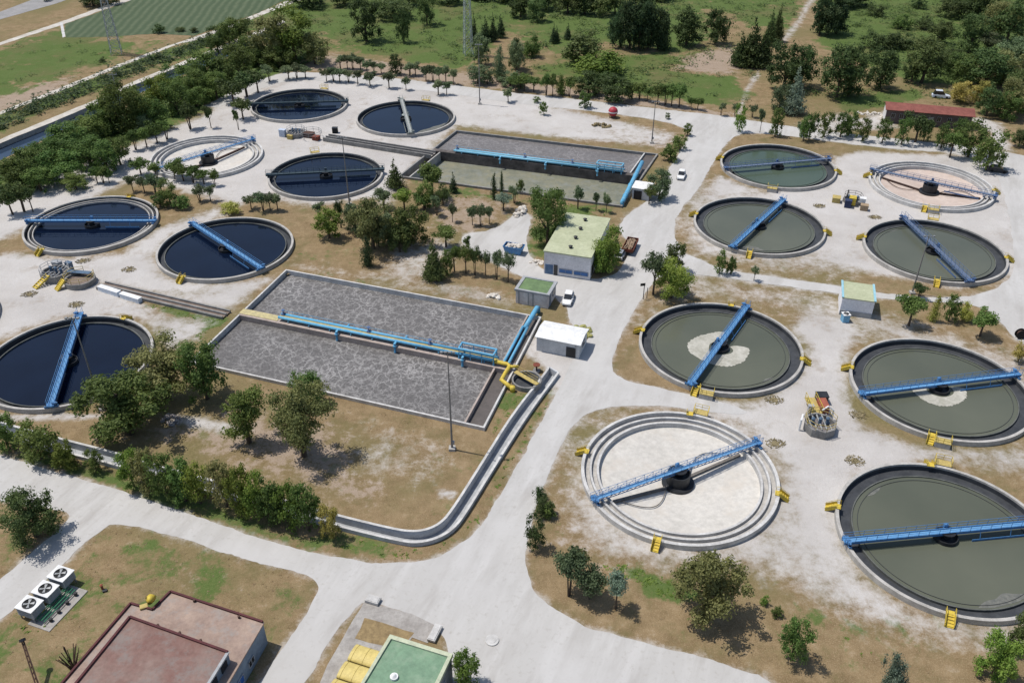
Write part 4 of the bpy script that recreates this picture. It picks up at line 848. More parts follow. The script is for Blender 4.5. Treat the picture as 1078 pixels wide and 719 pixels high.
# white shed with a low gable
def gable(name,label,cat,pts,h,rise,wall,roof,openings,along=0,over=.25,thick=.12):
    o,org,P=house(name,label,cat,pts,h,wall,roof,.0,.001,None,openings)
    for ch in [c for c in o.children if c.name.split('.')[0]=='roof']: bpy.data.objects.remove(ch,do_unlink=True)
    if along: P=P[1:]+P[:1]
    u=(P[1]-P[0]).normalized(); m0=(P[0]+P[3])/2-u*over; m1=(P[1]+P[2])/2+u*over; v_=(P[3]-P[0]).normalized()
    a,b_,c,d=P[0]-u*over-v_*over,P[1]+u*over-v_*over,P[2]+u*over+v_*over,P[3]-u*over+v_*over
    e=h-over*rise/((P[3]-P[0]).length/2)
    m=MB(); lo=[(*a,e),(*b_,e),(*m1,h+rise),(*m0,h+rise),(*c,e),(*d,e)]; hi=[(x,y,z+thick) for x,y,z in lo]
    m.add(lo+hi,[(6,7,8,9),(9,8,10,11),(3,2,1,0),(5,4,2,3),(0,1,7,6),(4,5,11,10),(1,2,8,7),(2,4,10,8),(3,0,6,9),(5,3,9,11)]); m.build('roof',roof,o,org)
    g=MB(); w0=(P[0]+P[3])/2; w1=(P[1]+P[2])/2
    g.add([(*P[0],h-.01),(*P[3],h-.01),(*w0,h+rise-.03)],[(0,2,1)]); g.add([(*P[1],h-.01),(*P[2],h-.01),(*w1,h+rise-.03)],[(0,1,2)]); g.build('gable',wall,o,org)
    return o,org,P
h=2.7; fl=G(565,354.3,h)
gable('blower_shed','white shed with low gabled roof and a dark door, at the basin corner','shed',rect(fl,7.1,4.6),h,.45,M('white_grey_wall',(.56,.57,.58),(.46,.47,.48),.8,.7),WHITE,[(0,.70,.92,.1,1.9,'door',DARK),(0,.9,.93,.1,2.5,'downpipe',GREYP),(1,.35,.65,1.2,2.0,'window',GLASS)])
# hut with lime roof, light blue trim
h=3.3; fl=G(887.3,313.5,h)
o,org,P=house('lime_roof_hut','hut with lime green roof edged in light blue by the side road','hut',rect(fl,5.2,5.6,math.radians(-16)),h,M('white_lilac_wall',(.82,.81,.83),(.74,.73,.76),.6,.75),LIME,.14,.14,None,[(0,0.0,1.0,.02,.95,'plinth_band',GREYP),(1,.2,.5,.02,2.2,'door',DARK),(1,.62,.9,1.2,2.2,'window',GLASS)])
tr=M('light_blue_trim',(.30,.52,.60),(.24,.44,.52),1)
for i in (1,3):
    a,b_=P[i],P[(i+1)%4]; k=(b_-a).normalized()*.2; MB().bar((*(a-k),h+.2),(*(b_+k),h+.2),.35,.14).build('roof_trim',tr,o,org)
# long red-roofed building
h=3.6; fl=G(934.5,115,h)
rb,rorg,P=gable('long_shed','long low building with red tiled roof behind the far road trees','building',rect(fl,20.5,5.6,math.radians(-14.5)),h,.9,M('dark_brown_wall',(.13,.105,.10),(.085,.07,.068),.6),TILE,[(0,u,u+.045,1.4,2.6,'window',GLASS) for u in (.06,.16,.3,.4,.6,.72,.84)]+[(0,.22,.27,.02,2.4,'door',DARK),(0,.5,.56,.02,2.4,'door',GREYP),(3,.1,.9,.1,3.2,'end_panel',WHITE)],0,.5)
# small white shed by the upper basin
h=2.5; fl=G(666,198,h)
house('pump_shed','small white-roofed shed under a leaning tree, beside the upper basin','shed',rect(fl,3.8,3.6),h,M('white_grey_wall',(0,0,0)),WHITE,.2,.14,None,[(0,.1,.55,.02,2.0,'door',DARK),(1,.3,.7,1.1,1.9,'window',GLASS)])
# brown-roofed building, lower left
h=3.3
pts=[G(x,y,h).to_2d() for x,y in ((45,745),(225,745),(277,656),(180,624),(161,643),(138,636.5))]
o,org,P=house('office_block','blue-grey building with stepped brown-red flat roofs in the lower left corner','building',pts,h,BWALL,BROWNL,.1,.15,None,[(1,.35,.5,.6,1.7,'window',M('bright_blue_shutter',(.03,.13,.42),(.02,.09,.3),2)),(1,.62,.72,.9,1.8,'window',GLASS),(1,.12,.22,.9,1.8,'window',GLASS)])
RED=M('dark_red_coping',(.11,.032,.034),(.07,.025,.026),1,.8)
m=MB(); loop=[P[2],P[3],P[4],P[5],P[0]]
for a,b_ in zip(loop,loop[1:]):
    m.bar((*a,h+.27),(*b_,h+.27),.22,.24)
m.build('coping',RED,o,org)
h2=4.9; q=[G(x,y,h2).to_2d() for x,y in ((60,745),(204,745),(240,687),(137,650))]
MB().prism(q,h,h2,False).build('upper_wall',BWALL,o,org); MB().prism([p+(sum(q,Vector((0,0)))/4-p).normalized()*.1 for p in q],h2-.2,h2+.04,False).build('upper_roof',BROWNR,o,org)
m=MB()
for a,b_ in ((q[3],q[2]),(q[3],q[0])): m.bar((*a,h2+.12),(*b_,h2+.12),.24,.3)
m.build('upper_coping',RED,o,org)
m=MB(); m.bar((*q[2],h2+.06),(*q[1],h2+.06),.3,.2); m.build('eaves',GREYP,o,org)
a,b_=q[1],q[2]; d=b_-a; nr=Vector((d.y,-d.x)).normalized()
for u in (.45,.75): MB().bar((*(a+d*u+nr*.03),4.1),(*(a+d*(u+.16)+nr*.03),4.1),.12,.9).build('window',GLASS,o,org)
for x,y in ((205,634),(252,651),(167,660),(190,668),(212,676)):
    p=G(x,y,h+.02 if y<655 else h+.3); MB().tube([p,p+Vector((0,0,.45))],.14,8).build('roof_vent',RUSTD,o,org)
c=G(158,634,h+.1); yv=thing('roof_cowl',c,'yellow curved vent cowl on the brown roof','vent')
MB().tube([(0,0,0),(0,0,.7),(.25,-.15,1.0),(.7,-.3,.95)],.3,12,.42).build('cowl',YEL,yv,smooth=True); MB().box((-.4,-.7,.15),(.8,.6,.3),.4).build('base',YELD,yv)
# green flat roof, bottom centre, with three yellow barrel covers
h=3.9; q=[G(x,y,h).to_2d() for x,y in ((357,760),(442,760),(475.3,690),(411,670))]
o,org,P=house('flat_roof_block','block with bright green flat roof at the bottom edge of the photo','building',q,h,M('blue_grey_dark_wall',(.26,.27,.29),(.19,.2,.215),.6),GREENF,.12,.15,(.22,M('pale_green_coping',(.50,.53,.38),(.4,.43,.31),1)),[(1,.55,.75,1.4,2.5,'window',GLASS),(1,.2,.4,1.4,2.5,'window',GLASS)])
c=G(415,713,h); MB().tube([(c.x,c.y,h),(c.x,c.y,h+.25)],.42,14).build('roof_hatch',WHITE,o,org); MB().tube([(c.x,c.y,h+.25),(c.x,c.y,h+.45)],.3,14,.08).build('hatch_dome',WHITE,o,org)
u=(P[2]-P[3]).normalized(); v_=(P[0]-P[3]).normalized()
YB=M('mustard_barrel_cover',(.62,.50,.18),(.52,.41,.14),.8,.6)
for i,lab in enumerate(('farthest of the three yellow barrel covers beside the green roof','middle one of the three yellow barrel covers beside the green roof','nearest of the three yellow barrel covers, cut by the photo edge')):
    b0=P[3]+v_*(.75+i*2.22)-u*.35; t=thing('barrel_cover',(b0.x,b0.y,0),lab,'cover','yellow barrel covers'); org2=t.location
    m=MB(); n=14; r=1.04; V=[]; F_=[]
    for e in (0,1):
        q0=b0+v_*r-u*(e*3.3)
        for k in range(n+1): 
            th=math.pi*k/n; p=q0-v_*(r*math.cos(th)); V.append((p.x,p.y,1.95+r*.4*math.sin(th)))
    for k in range(n): F_.append((k,k+1,n+1+k+1,n+1+k))
    F_+=[tuple(range(n,-1,-1)),tuple(n+1+k for k in range(n+1))]; m.add(V,F_); m.build('barrel_roof',YB,t,org2)
    a=b0; k=b0+v_*2*r; w=u*-3.3
    MB().prism([a,k,k+w,a+w],.06,1.94,True).build('tank_wall',YELD,t,org2)
    s=MB(); 
    for e in (.35,1.65,2.95): 
        pts=[b0+v_*r-u*e-v_*(r*1.02*math.cos(math.pi*j/10)) for j in range(11)]; s.tube([(p.x,p.y,1.95+r*.42*math.sin(math.pi*j/10)) for j,p in enumerate(pts)],.03,5)
    s.build('hoop',YB,t,org2)
# ------------------------------------------------------------------ vehicles
def car(label,p,rz,paint,dims=(4.2,1.72,1.45),kind='parked_car',cat='car'):
    l,w,h=dims; o=thing(kind,(p[0],p[1],.03),label,cat,None,rz); B=lambda m,n,mt,par=o: m.build(n,mt,par)
    def loft(secs):   # (x, half width, z0, z1)
        v=[];f=[]
        for x,hw,z0,z1 in secs: v+=[(x,-hw,z0),(x,hw,z0),(x,hw*.93,z1),(x,-hw*.93,z1)]
        n=len(secs)
        for i in range(n-1):
            a,b_=4*i,4*i+4; f+=[(a,a+1,b_+1,b_),(a+1,a+2,b_+2,b_+1),(a+2,a+3,b_+3,b_+2),(a+3,a,b_,b_+3)]
        f+=[(3,2,1,0),(4*n-4,4*n-3,4*n-2,4*n-1)]; m=MB(); m.add(v,f); return m
    hw=w/2; s=l/4.2
    B(loft([(-2.1*s,hw*.86,.35,.75),(-1.95*s,hw*.97,.25,.88),(-1.0*s,hw,.22,.92),(.9*s,hw,.22,.88),(1.75*s,hw*.96,.24,.74),(2.1*s,hw*.8,.34,.6)]),'body',paint)
    m=loft([(-1.85*s,hw*.82,.86,.9),(-1.45*s,hw*.80,.86,h-.06),(.15*s,hw*.80,.86,h-.05),(.95*s,hw*.82,.84,.88)]); B(m,'cabin_glass',GLASS)
    m=MB(); v=[(-1.42*s,-hw*.74,h-.05),(.12*s,-hw*.74,h-.04),(.12*s,hw*.74,h-.04),(-1.42*s,hw*.74,h-.05)]; m.add(v+[(x*.97,y*.95,h) for x,y,z in v],[(0,1,5,4),(1,2,6,5),(2,3,7,6),(3,0,4,7),(4,5,6,7)]); B(m,'roof',paint)
    for x in (-1.3*s,1.3*s):
        for y in (-hw+.06,hw-.06):
            B(MB().tube([(x,y-.1,.31),(x,y+.1,.31)],.31,16),'wheel',BLACK)
    for y in (-.6*hw,.6*hw):
        B(MB().box((2.02*s,y,.58),(.12,.3,.14)),'headlight',M('lamp_glass',(.7,.72,.72),None,1,.2)); B(MB().box((-2.06*s,y,.68),(.1,.28,.16)),'tail_light',RUST)
    for y in (-1,1): B(MB().box((.75*s,y*(hw+.06),.93),(.12,.14,.12)),'mirror',paint)
    return o
p=G(598,317); car('small white car parked between the dark-green-roof hut and main road',p,math.radians(-102),WHITE)
p=G(717,187); car('white car on the verge by the upper basin corner',p,math.radians(-105),WHITE,(4.0,1.7,1.5))
p=G(653,270); car('silver car squeezed between the leafy bush and a loaded trailer',p,math.radians(70),M('silver_car_paint',(.45,.46,.48),(.42,.43,.45),1,.35,.5))
p=G(1050,181); car('dark car on the outer road at the right, above the pinkish tank',p,math.radians(-20),M('dark_car_paint',(.03,.032,.038),None,1,.3))
p=G(990,103); car('blue and white van parked behind the long red-roofed building',p,math.radians(-15),M('blue_white_van_paint',(.62,.66,.72),(.50,.56,.66),.5,.4),(4.8,1.9,2.0),'parked_van','van')
def trailer():
    p=G(663,263); o=thing('loaded_trailer',(p.x,p.y,.03),'rusty brown loaded trailer parked at the road edge beside the bush','trailer',None,math.radians(71)); B=lambda m,n,mt: m.build(n,mt,o)
    B(MB().box((0,0,.75),(5.2,2.1,.16)),'bed',RUSTD); m=MB()
    for y in (-1.05,1.05): m.box((0,y,1.1),(5.2,.08,.55))
    for x in (-2.6,2.6): m.box((x,0,1.1),(.08,2.1,.55))
    B(m,'side_board',RUST); m=MB(); rg=random.Random(4)
    for _ in range(60): a=rg.uniform(0,6.28); m.bar((rg.uniform(-2.3,1.2),rg.uniform(-.8,.8),rg.uniform(.95,1.4)),(rg.uniform(-1,2.4),rg.uniform(-.8,.8),rg.uniform(.95,1.45)),.16,.12)
    B(m,'timber_load',M('old_timber',(.34,.25,.17),(.2,.14,.1),2,.9))
    for x in (-.7,.5):
        for y in (-.95,.95): B(MB().tube([(x,y-.12,.4),(x,y+.12,.4)],.4,14),'wheel',BLACK)
    B(MB().bar((2.6,0,.7),(4.0,0,.5),.14,.14),'drawbar',DARK)
trailer()
def dumpster():
    p=G(541,266); o=thing('rubbish_skip',(p.x,p.y,.02),'blue open skip heaped with white rubbish bags','skip',None,AX); B=lambda m,n,mt: m.build(n,mt,o)
    m=MB(); lo=[(-1.5,-.85,.1),(1.5,-.85,.1),(1.5,.85,.1),(-1.5,.85,.1)]; hi=[(-1.9,-1.0,1.5),(1.9,-1.0,1.5),(1.9,1.0,1.5),(-1.9,1.0,1.5)]
    m.add(lo+hi,[(0,3,2,1),(0,1,5,4),(1,2,6,5),(2,3,7,6),(3,0,4,7)]); B(m,'bin_body',BLUE)
    m=MB()
    for a,b_ in zip(hi,hi[1:]+hi[:1]): m.bar(a,b_,.12,.12)
    B(m,'rim',BLUE)
    rg=random.Random(3); m=MB()
    for _ in range(26): blob(m,(rg.uniform(-1.5,1.5),rg.uniform(-.7,.7),rg.uniform(1.2,1.75)),rg.uniform(.25,.45),rg)
    B(m,'rubbish_load',M('pale_rubbish',(.7,.66,.6),(.45,.40,.34),1.5,.8))
def blob(m,c,r,rg,nz=5,nt=7,sq=.7):
    v=[(c[0],c[1],c[2]-r*sq)]; 
    for i in range(1,nz):
        ph=math.pi*i/nz
        for k in range(nt):
            th=2*math.pi*k/nt; rr=r*rg.uniform(.8,1.15); v.append((c[0]+rr*math.sin(ph)*math.cos(th),c[1]+rr*math.sin(ph)*math.sin(th),c[2]-rr*sq*math.cos(ph)))
    v.append((c[0],c[1],c[2]+r*sq)); f=[(0,1+(k+1)%nt,1+k) for k in range(nt)]
    for i in range(nz-2):
        for k in range(nt): a=1+i*nt+k; b_=1+i*nt+(k+1)%nt; f.append((a,b_,b_+nt,a+nt))
    e=len(v)-1; o=1+(nz-2)*nt; f+=[(o+k,o+(k+1)%nt,e) for k in range(nt)]; m.add(v,f)
dumpster()
def heap(name,label,cat,px,w,d,h,n,mt,seed,kind=None):
    p=G(*px); rg=random.Random(seed); m=MB()
    for _ in range(n):
        a=rg.uniform(0,6.28); q=math.sqrt(rg.random()); x,y=w/2*q*math.cos(a),d/2*q*math.sin(a); blob(m,(p.x+x*E1.x+y*E2.x,p.y+x*E1.y+y*E2.y,rg.uniform(0,h)*(1-q*.7)),rg.uniform(.25,.6)*min(1,h+.3),rg)
    o=m.build(name,mt,None,p); o.location=(p.x,p.y,0); tag(o,label,cat,None,kind); return o
heap('rubble_heap','pale heap of rubble bags along the curved track under the big tree','rubble',(548,224),2,5.5,.9,30,M('pale_rubbish',(0,0,0)),5)
heap('rubble_heap','small pale rubbish heap at left of the green-roofed workshop','rubble',(565,277),2.5,1.8,.5,14,M('pale_rubbish',(0,0,0)),6)
heap('soil_heap','brown spoil heap on the white yard behind the upper basin','heap',(633,133),5,2.6,.9,26,M('spoil_brown',(.24,.19,.10),(.16,.125,.07),1.5,.9),7)
heap('rubble_heap','white rubble scattered beside the track end of the long shed','rubble',(918,121),9,4,.5,40,M('white_rubble',(.66,.62,.56),(.5,.46,.4),1,.9),8)
heap('stone_pile','pale stone pile on dry grass left of the dark-green-roof hut','stones',(519,313),2.6,1.6,.6,14,M('white_rubble',(0,0,0)),9)
heap('rubble_heap','grey rubble in the shade beside the twin leafy trees','rubble',(182,442),4.6,2.2,.4,26,M('grey_rubble',(.34,.31,.3),(.22,.2,.195),1.2,.9),10)
heap('weed_heap','tangle of pale dry weeds behind the white shed','weeds',(612,350),4.2,3.0,.8,40,M('dry_weeds',(.38,.36,.13),(.24,.24,.09),3,.9),11,'stuff')
# red ball tank
p=G(645,124); o=thing('spherical_tank',(p.x,p.y,0),'red spherical tank with a white band by the far road','tank')
m=MB(); m.rev([(0,.35)]+[(1.25*math.sin(t),1.6-1.25*math.cos(t)) for t in np.linspace(.1,3.04,14)]+[(0,2.85)],n=28); m.build('shell',M('red_tank_paint',(.42,.045,.06),(.30,.03,.045),1.2,.5),o,smooth=True)
MB().rev([(1.262,1.45),(1.27,1.6),(1.262,1.75)],n=28).build('band',WHITE,o)
for a in range(4): MB().bar((.95*math.cos(a*1.571+.4),.95*math.sin(a*1.571+.4),0),(.8*math.cos(a*1.571+.4),.8*math.sin(a*1.571+.4),1.0),.16,.16).build('leg',RUSTD,o)
# ------------------------------------------------------------------ air coolers
def ac_proto():
    o=thing('cooling_unit',(0,0,0),'','cooling unit','rooftop style fan coolers on the ground'); B=lambda m,n,mt,par=o: m.build(n,mt,par)
    B(MB().box((0,0,1.25),(2.15,1.75,1.15)),'casing',M('ac_grey',(.50,.51,.52),(.42,.43,.44),1,.6))
    top=B(MB().box((0,0,1.86),(2.35,1.95,.08)),'top_panel',WHITE)
    MB().rev([(.72,1.88),(.72,2.0),(.64,2.0),(.64,1.91)],n=32).build('fan_ring',DARK,top); MB().disc((0,0,1.912),.66,32).build('fan_well',BLACK,top)
    m=MB()
    for k in range(4):
        a=k*math.pi/2+.5; d=Vector((math.cos(a),math.sin(a),0)); n_=Vector((-d.y,d.x,0)); q=Vector((0,0,1.95))
        m.add([q+d*.1-n_*.06,q+d*.6-n_*.17,q+d*.6+n_*.17+Vector((0,0,.04)),q+d*.1+n_*.06],[(0,1,2,3)])
    m.tube([(0,0,1.92),(0,0,1.99)],.13,12); m.build('fan_blade',STEEL,top)
    lv=MB()
    for z in np.linspace(.78,1.72,9): lv.box((0,-.885,z),(1.9,.03,.05)); lv.box((1.085,0,z),(.03,1.5,.05))
    B(lv,'louvre',GREYP)
    for x in (-.95,.95):
        for y in (-.75,.75): B(MB().bar((x,y,0),(x,y,.68),.12,.12),'leg',STEEL)
    return o
a0=ac_proto(); lb=['farthest of the three grey fan coolers, next to the side lane','middle one of the three grey fan coolers beside side lane','nearest of the three grey fan coolers, on pale weeds']
for i,(x,y) in enumerate(((63.5,603.5),(47.5,619.5),(30.5,635.5))):
    p=G(x,y,1.9); q=(p.x,p.y,.02)
    if i==0: a0.location=q; a0.rotation_euler.z=AX; a0['label']=lb[0]
    else: dup(a0,q,AX,lb[i])
c=G(58,640); o=thing('pipe_manifold',(c.x,c.y,0),'green coolant pipes and pumps beside the three fan coolers','pipes',None,AX); GP=M('green_pipe_paint',(.03,.20,.10),(.02,.13,.065),1,.5)
m=MB()
for k in range(5): m.tube([(-.6+k*.32,-2.2,.5+.1*(k%2)),(-.6+k*.32,2.6,.5+.1*(k%2))],.07,6)
m.build('pipe',GP,o)
for y in (-1.6,-.4,.9,2.2): MB().tube([(1.0,y,.1),(1.0,y,.55)],.2,10).build('pump',DARK,o); 
for y in (-1.0,1.4): MB().box((-.7,y,.65),(.5,.45,.5)).build('control_box',YEL,o); 
MB().box((.3,.2,.05),(3.0,6.0,.1)).build('slab',PAD,o)
# ------------------------------------------------------------------ floodlight masts and pylons
def mast(px,h,label,heads=4,cat='mast'):
    p=G(*px); o=thing('floodlight_mast',(p.x,p.y,0),label,cat,'floodlight masts'); B=lambda m,n,mt,par=o: m.build(n,mt,par)
    B(MB().tube([(0,0,0),(0,0,h)],.16,10,.07),'pole',M('weathered_mast',(.25,.235,.225),(.17,.16,.15),2,.6)); B(MB().box((0,0,.2),(.9,.9,.4)),'plinth',CONC)
    a=B(MB().bar((-.9,0,h-.1),(.9,0,h-.1),.09,.09),'crossarm',STEEL)
    for k in range(heads): x=-.8+1.6*k/(heads-1); MB().box((x,-.16,h-.02),(.34,.3,.22)).build('floodlight',STEEL,a)
    B(MB().box((.22,-.05,1.3),(.3,.3,.5)),'switch_box',GREYP); return o
mast((476,473),16.5,'tall floodlight mast at the near edge of the foaming basin')
mast((368,216),15,'floodlight mast standing before the dark-bridge tank')
mast((686,151),10.5,'thin mast on dry ground near the upper basin corner',2)
mast((505,110),16,'floodlight mast beside the far road, under the lattice tower')
mast((960,309),11.5,'thin mast rising between round-crowned trees before the lattice-bridge tank',2)
mast((108,431),16,'floodlight mast behind the big tree, over the tank at left edge')
p=G(133,137); o=thing('utility_pole',(p.x,p.y,0),'tall pale utility pole above the canal-side wood','pole'); MB().tube([(0,0,0),(0,0,14.5)],.2,8,.1).build('pole',CONC,o); MB().bar((-1.1,0,14.0),(1.1,0,14.0),.12,.12).build('crossarm',STEEL,o)
for x in (-1,0,1): MB().tube([(x,0,14.05),(x,0,14.4)],.07,6).build('insulator',GREYP,o)
p=G(677,315); o=thing('sign_post',(p.x,p.y,0),'thin posts with small dark plates left of the leafy bush','sign',None,.2); MB().tube([(0,0,0),(0,0,3.2)],.07,6).build('post',DARK,o); MB().box((-.3,0,3.0),(.9,.06,.5)).build('plate',DARK,o); MB().tube([(.7,.1,0),(.7,.1,2.2)],.06,6).build('post',DARK,o)
def lattice(px,h,w,label,mt,arms):
    p=G(*px); o=thing('lattice_tower',(p.x,p.y,0),label,'pylon','lattice towers',.3); tw=.35
    f=lambda t: w/2*(1-t)+tw*t
    for sx,sy in ((-1,-1),(1,-1),(1,1),(-1,1)):
        MB().bar((sx*f(0),sy*f(0),0),(sx*tw,sy*tw,h),.16,.16).build('leg',mt,o)
    m=MB(); n=13
    for i in range(n):
        a,b_=f(i/n),f((i+1)/n); z0,z1=h*i/n,h*(i+1)/n; c0=[(-a,-a),(a,-a),(a,a),(-a,a)]; c1=[(-b_,-b_),(b_,-b_),(b_,b_),(-b_,b_)]
        for k in range(4):
            m.bar((*c0[k],z0),(*c1[(k+1)%4],z1),.08,.08); m.bar((*c0[(k+1)%4],z0),(*c1[k],z1),.08,.08); m.bar((*c1[k],z1),(*c1[(k+1)%4],z1),.07,.07)
    m.build('bracing',mt,o)
    for z in arms: MB().bar((-3.2,0,z),(3.2,0,z),.2,.2).build('crossarm',mt,o)
lattice((493,58),34,2.6,'slim grey-green lattice tower on the meadow beyond the far road',M('grey_green_steel',(.42,.47,.45),(.32,.36,.35),1,.6),())
lattice((123,57),30,3.2,'thin pale lattice pylon at the edge of the crop field',M('pale_steel',(.40,.42,.42),(.30,.32,.32),1,.6),(24,28))
# leaning rusty post, tangle
p=G(44,735); o=thing('rusty_post',(p.x,p.y,0),'leaning rusty lattice post in the grass at the lower left corner','post')
top=G(24,675,4.2)-Vector((p.x,p.y,0)); m=MB(); d=Vector(top); 
for s in ((-.18,0,0),(.18,0,0),(0,.18,0)): m.bar(Vector(s),d+Vector(s)*.6,.12,.12)
for i in range(10):
    a=d*(i/10); b_=d*((i+1)/10); m.bar(a+Vector((-.16,0,0)),b_+Vector((.16,0,0)),.06,.06); m.bar(a+Vector((.16,0,0)),b_+Vector((0,.16,0)),.06,.06)
m.build('post',RUSTD,o); MB().tube([tuple(d),tuple(d*1.05)],.32,10).build('cap',DARK,o)
p=G(79,706); o=thing('dead_plant',(p.x,p.y,0),'dry brown dead plant against the corner building','plant'); m=MB(); rg=random.Random(8)
for _ in range(46):
    a=rg.uniform(0,6.28); l=rg.uniform(.8,2.4); m.bar((rg.uniform(-.2,.2),rg.uniform(-.2,.2),.1),(l*.5*math.cos(a),l*.5*math.sin(a),l*1.3),.07,.05)
m.build('stems',RUSTD,o)
# ------------------------------------------------------------------ pump stations
def fence_ring(m,c,r,z,n=12,a0=0,a1=6.283,h=1.1):
    P=[Vector((c[0]+r*math.cos(a0+(a1-a0)*k/n),c[1]+r*math.sin(a0+(a1-a0)*k/n),z)) for k in range(n+1)]
    for i,p in enumerate(P):
        m.bar(p,p+Vector((0,0,h)),.06,.06)
        if i<n:
            for hh in (h*.5,h): m.bar(p+Vector((0,0,hh)),P[i+1]+Vector((0,0,hh)),.06,.06)
def station(px,label,r,h,seed,railm,extras,rz=AX):
    p=G(*px); o=thing('pump_station',(p.x,p.y,0),label,'pump station','pump stations between the tanks',rz); B=lambda m,n,mt: m.build(n,mt,o)
    B(MB().rev([(r,0),(r,h),(r-.3,h),(r-.3,h-.7)],n=8),'pit_wall',CONCM); B(MB().disc((0,0,h-.65),r-.29,8),'pit_floor',M('grating_grey',(.22,.2,.2),(.13,.12,.125),3,.7))
    m=MB(); fence_ring(m,(0,0),r-.1,h,8,0,5.5); B(m,'railing',railm)
    rg=random.Random(seed); m=MB()
    for k in range(5): x=-r*.6+r*1.2*k/4; m.tube([(x,-r*.5,h-.5),(x,r*.2,h-.3),(x,r*.9,h-.1)],.14,8)
    B(m,'pipework',STEEL)
    for k in range(3): x=-r*.45+k*r*.45; mm=MB().tube([(x,r*.1,h-.5),(x,r*.1,h+.55)],.24,10); mm.tube([(x,r*.1,h+.55),(x,r*.1,h+.75)],.3,10,.12); B(mm,'pump_motor',M('motor_blue_grey',(.10,.16,.24),(.07,.11,.16),2,.5))
    for kd,c,d,mt in extras: 
        mb=MB().box(c,d)
        if kd in('control_cabinet','tank_box'): mb.box((c[0],c[1],c[2]+d[2]/2+.04),(d[0]+.12,d[1]+.12,.08))
        B(mb,kd,mt)
    return o
RB=M('rust_box_paint',(.36,.11,.065),(.26,.08,.05),1.2,.7)
o=station((862,452),'octagonal pump station with yellow rails and rust-red box between four tanks',2.3,1.3,1,YELD,[('tank_box',(1.5,4.0,.85),(1.2,2.2,1.6),RB),('tank_box',(2.1,6.4,.7),(1.6,1.3,1.3),DARK),('control_cabinet',(-.6,3.0,1.0),(.7,.5,1.9),GREYP),('platform',(.2,4.2,1.0),(1.5,3.8,.12),YELD)],math.radians(0))
m=MB()
for x in (-.5,.95):
    for k in range(5): m.bar((x,2.4+k*.9,1.0),(x,2.4+k*.9,2.1),.06,.06)
    for hh in (1.55,2.1): m.bar((x,2.4,hh),(x,6.0,hh),.06,.06)
m.build('platform_railing',YEL,o); m=MB(); m.tube([(-2.9,-.2,0),(-2.9,-.2,1.9),(-2.5,.6,2.2),(-2.2,1.0,1.6)],.16,8); m.tube([(.7,2.0,1.9),(1.6,2.4,2.3),(2.4,2.2,1.8),(2.5,2.1,.1)],.13,8); m.build('bent_pipe',WHITE,o)
o=station((60,292),'cluttered grey pump pit with yellow stairs beside the three-ringed tank',2.6,1.3,2,GREYP,[('control_cabinet',(-2.0,2.6,.8),(1.6,1.0,1.5),GREYP),('control_cabinet',(.6,2.8,.9),(1.1,.8,1.7),M('motor_blue_grey',(0,0,0)))])
MB().rev([(2.7,0),(2.7,1.0),(2.4,1.0),(2.4,.15)],(5.6,-.2,0),24).build('second_pit_wall',CONCM,o); MB().disc((5.6,-.2,.6),2.42,24).build('second_pit_water',M('brown_bed',(0,0,0)),o)
for x,y,l,w,rz in ((-.3,-3.2,3.0,1.2,1.25),(3.7,-3.0,1.8,1.1,1.2)):
    m=MB(); dx=Vector((math.cos(rz),math.sin(rz),0)); sd=Vector((-dx.y,dx.x,0))
    for s in (-w/2,w/2): m.bar(Vector((x,y,.05))+sd*s-dx*l*.5,Vector((x,y,1.5))+sd*s+dx*l*.5,.1,.3)
    for k in range(7): t=(k+.5)/7; c=Vector((x,y,.05+1.45*t))+dx*l*(t-.5); m.bar(c-sd*w/2,c+sd*w/2,.35,.06)
    m.build('stair',YEL,o)
m=MB(); fence_ring(m,(5.6,-.2),2.55,1.0,9,2.0,7.2); m.build('pit_railing',YELD,o)
m=MB(); m.bar((2.2,.7,1.35),(6.6,1.6,1.35),1.0,.1); m.build('gangway',M('motor_blue_grey',(0,0,0)),o)
o=station((897,213),'pump pit with yellow and white machinery among the upper right tanks',2.0,.8,3,DARK,[('control_cabinet',(-.9,-2.9,.8),(1.3,1.2,1.6),M('navy_cabinet',(.035,.05,.11),None,1)),('tank_box',(1.9,-1.4,1.4),(1.2,1.1,.9),WHITE),('tank_box',(2.4,-3.2,.6),(1.5,1.2,1.1),M('tan_box',(.36,.27,.17),(.28,.2,.13),2)),('mixer_housing',(-.1,-1.6,1.1),(1.4,1.6,1.6),YEL),('tank_box',(-3.3,-.9,.55),(1.6,1.7,1.0),YELD)])
m=MB(); m.tube([(-1.3,-1.3,0),(-1.3,-1.3,3.2)],.12,8); m.build('vent_pipe',DARK,o)
o=station((312,143),'grey cluttered pump pit between the upper dark tanks',2.3,1.1,4,GREYP,[('control_cabinet',(-2.8,-1.6,.9),(1.6,1.0,1.7),M('pale_blue_box',(.5,.56,.66),(.42,.48,.58),1)),('control_cabinet',(-.2,-2.6,.5),(1.3,.7,.9),YELD),('tank_box',(3.6,.2,.6),(2.4,1.6,1.1),RUSTD),('tank_box',(6.2,-.9,.5),(1.6,1.4,.9),RUST)])
m=MB(); fence_ring(m,(4.5,-.3),2.6,.9,10); m.build('pit_railing',STEEL,o)
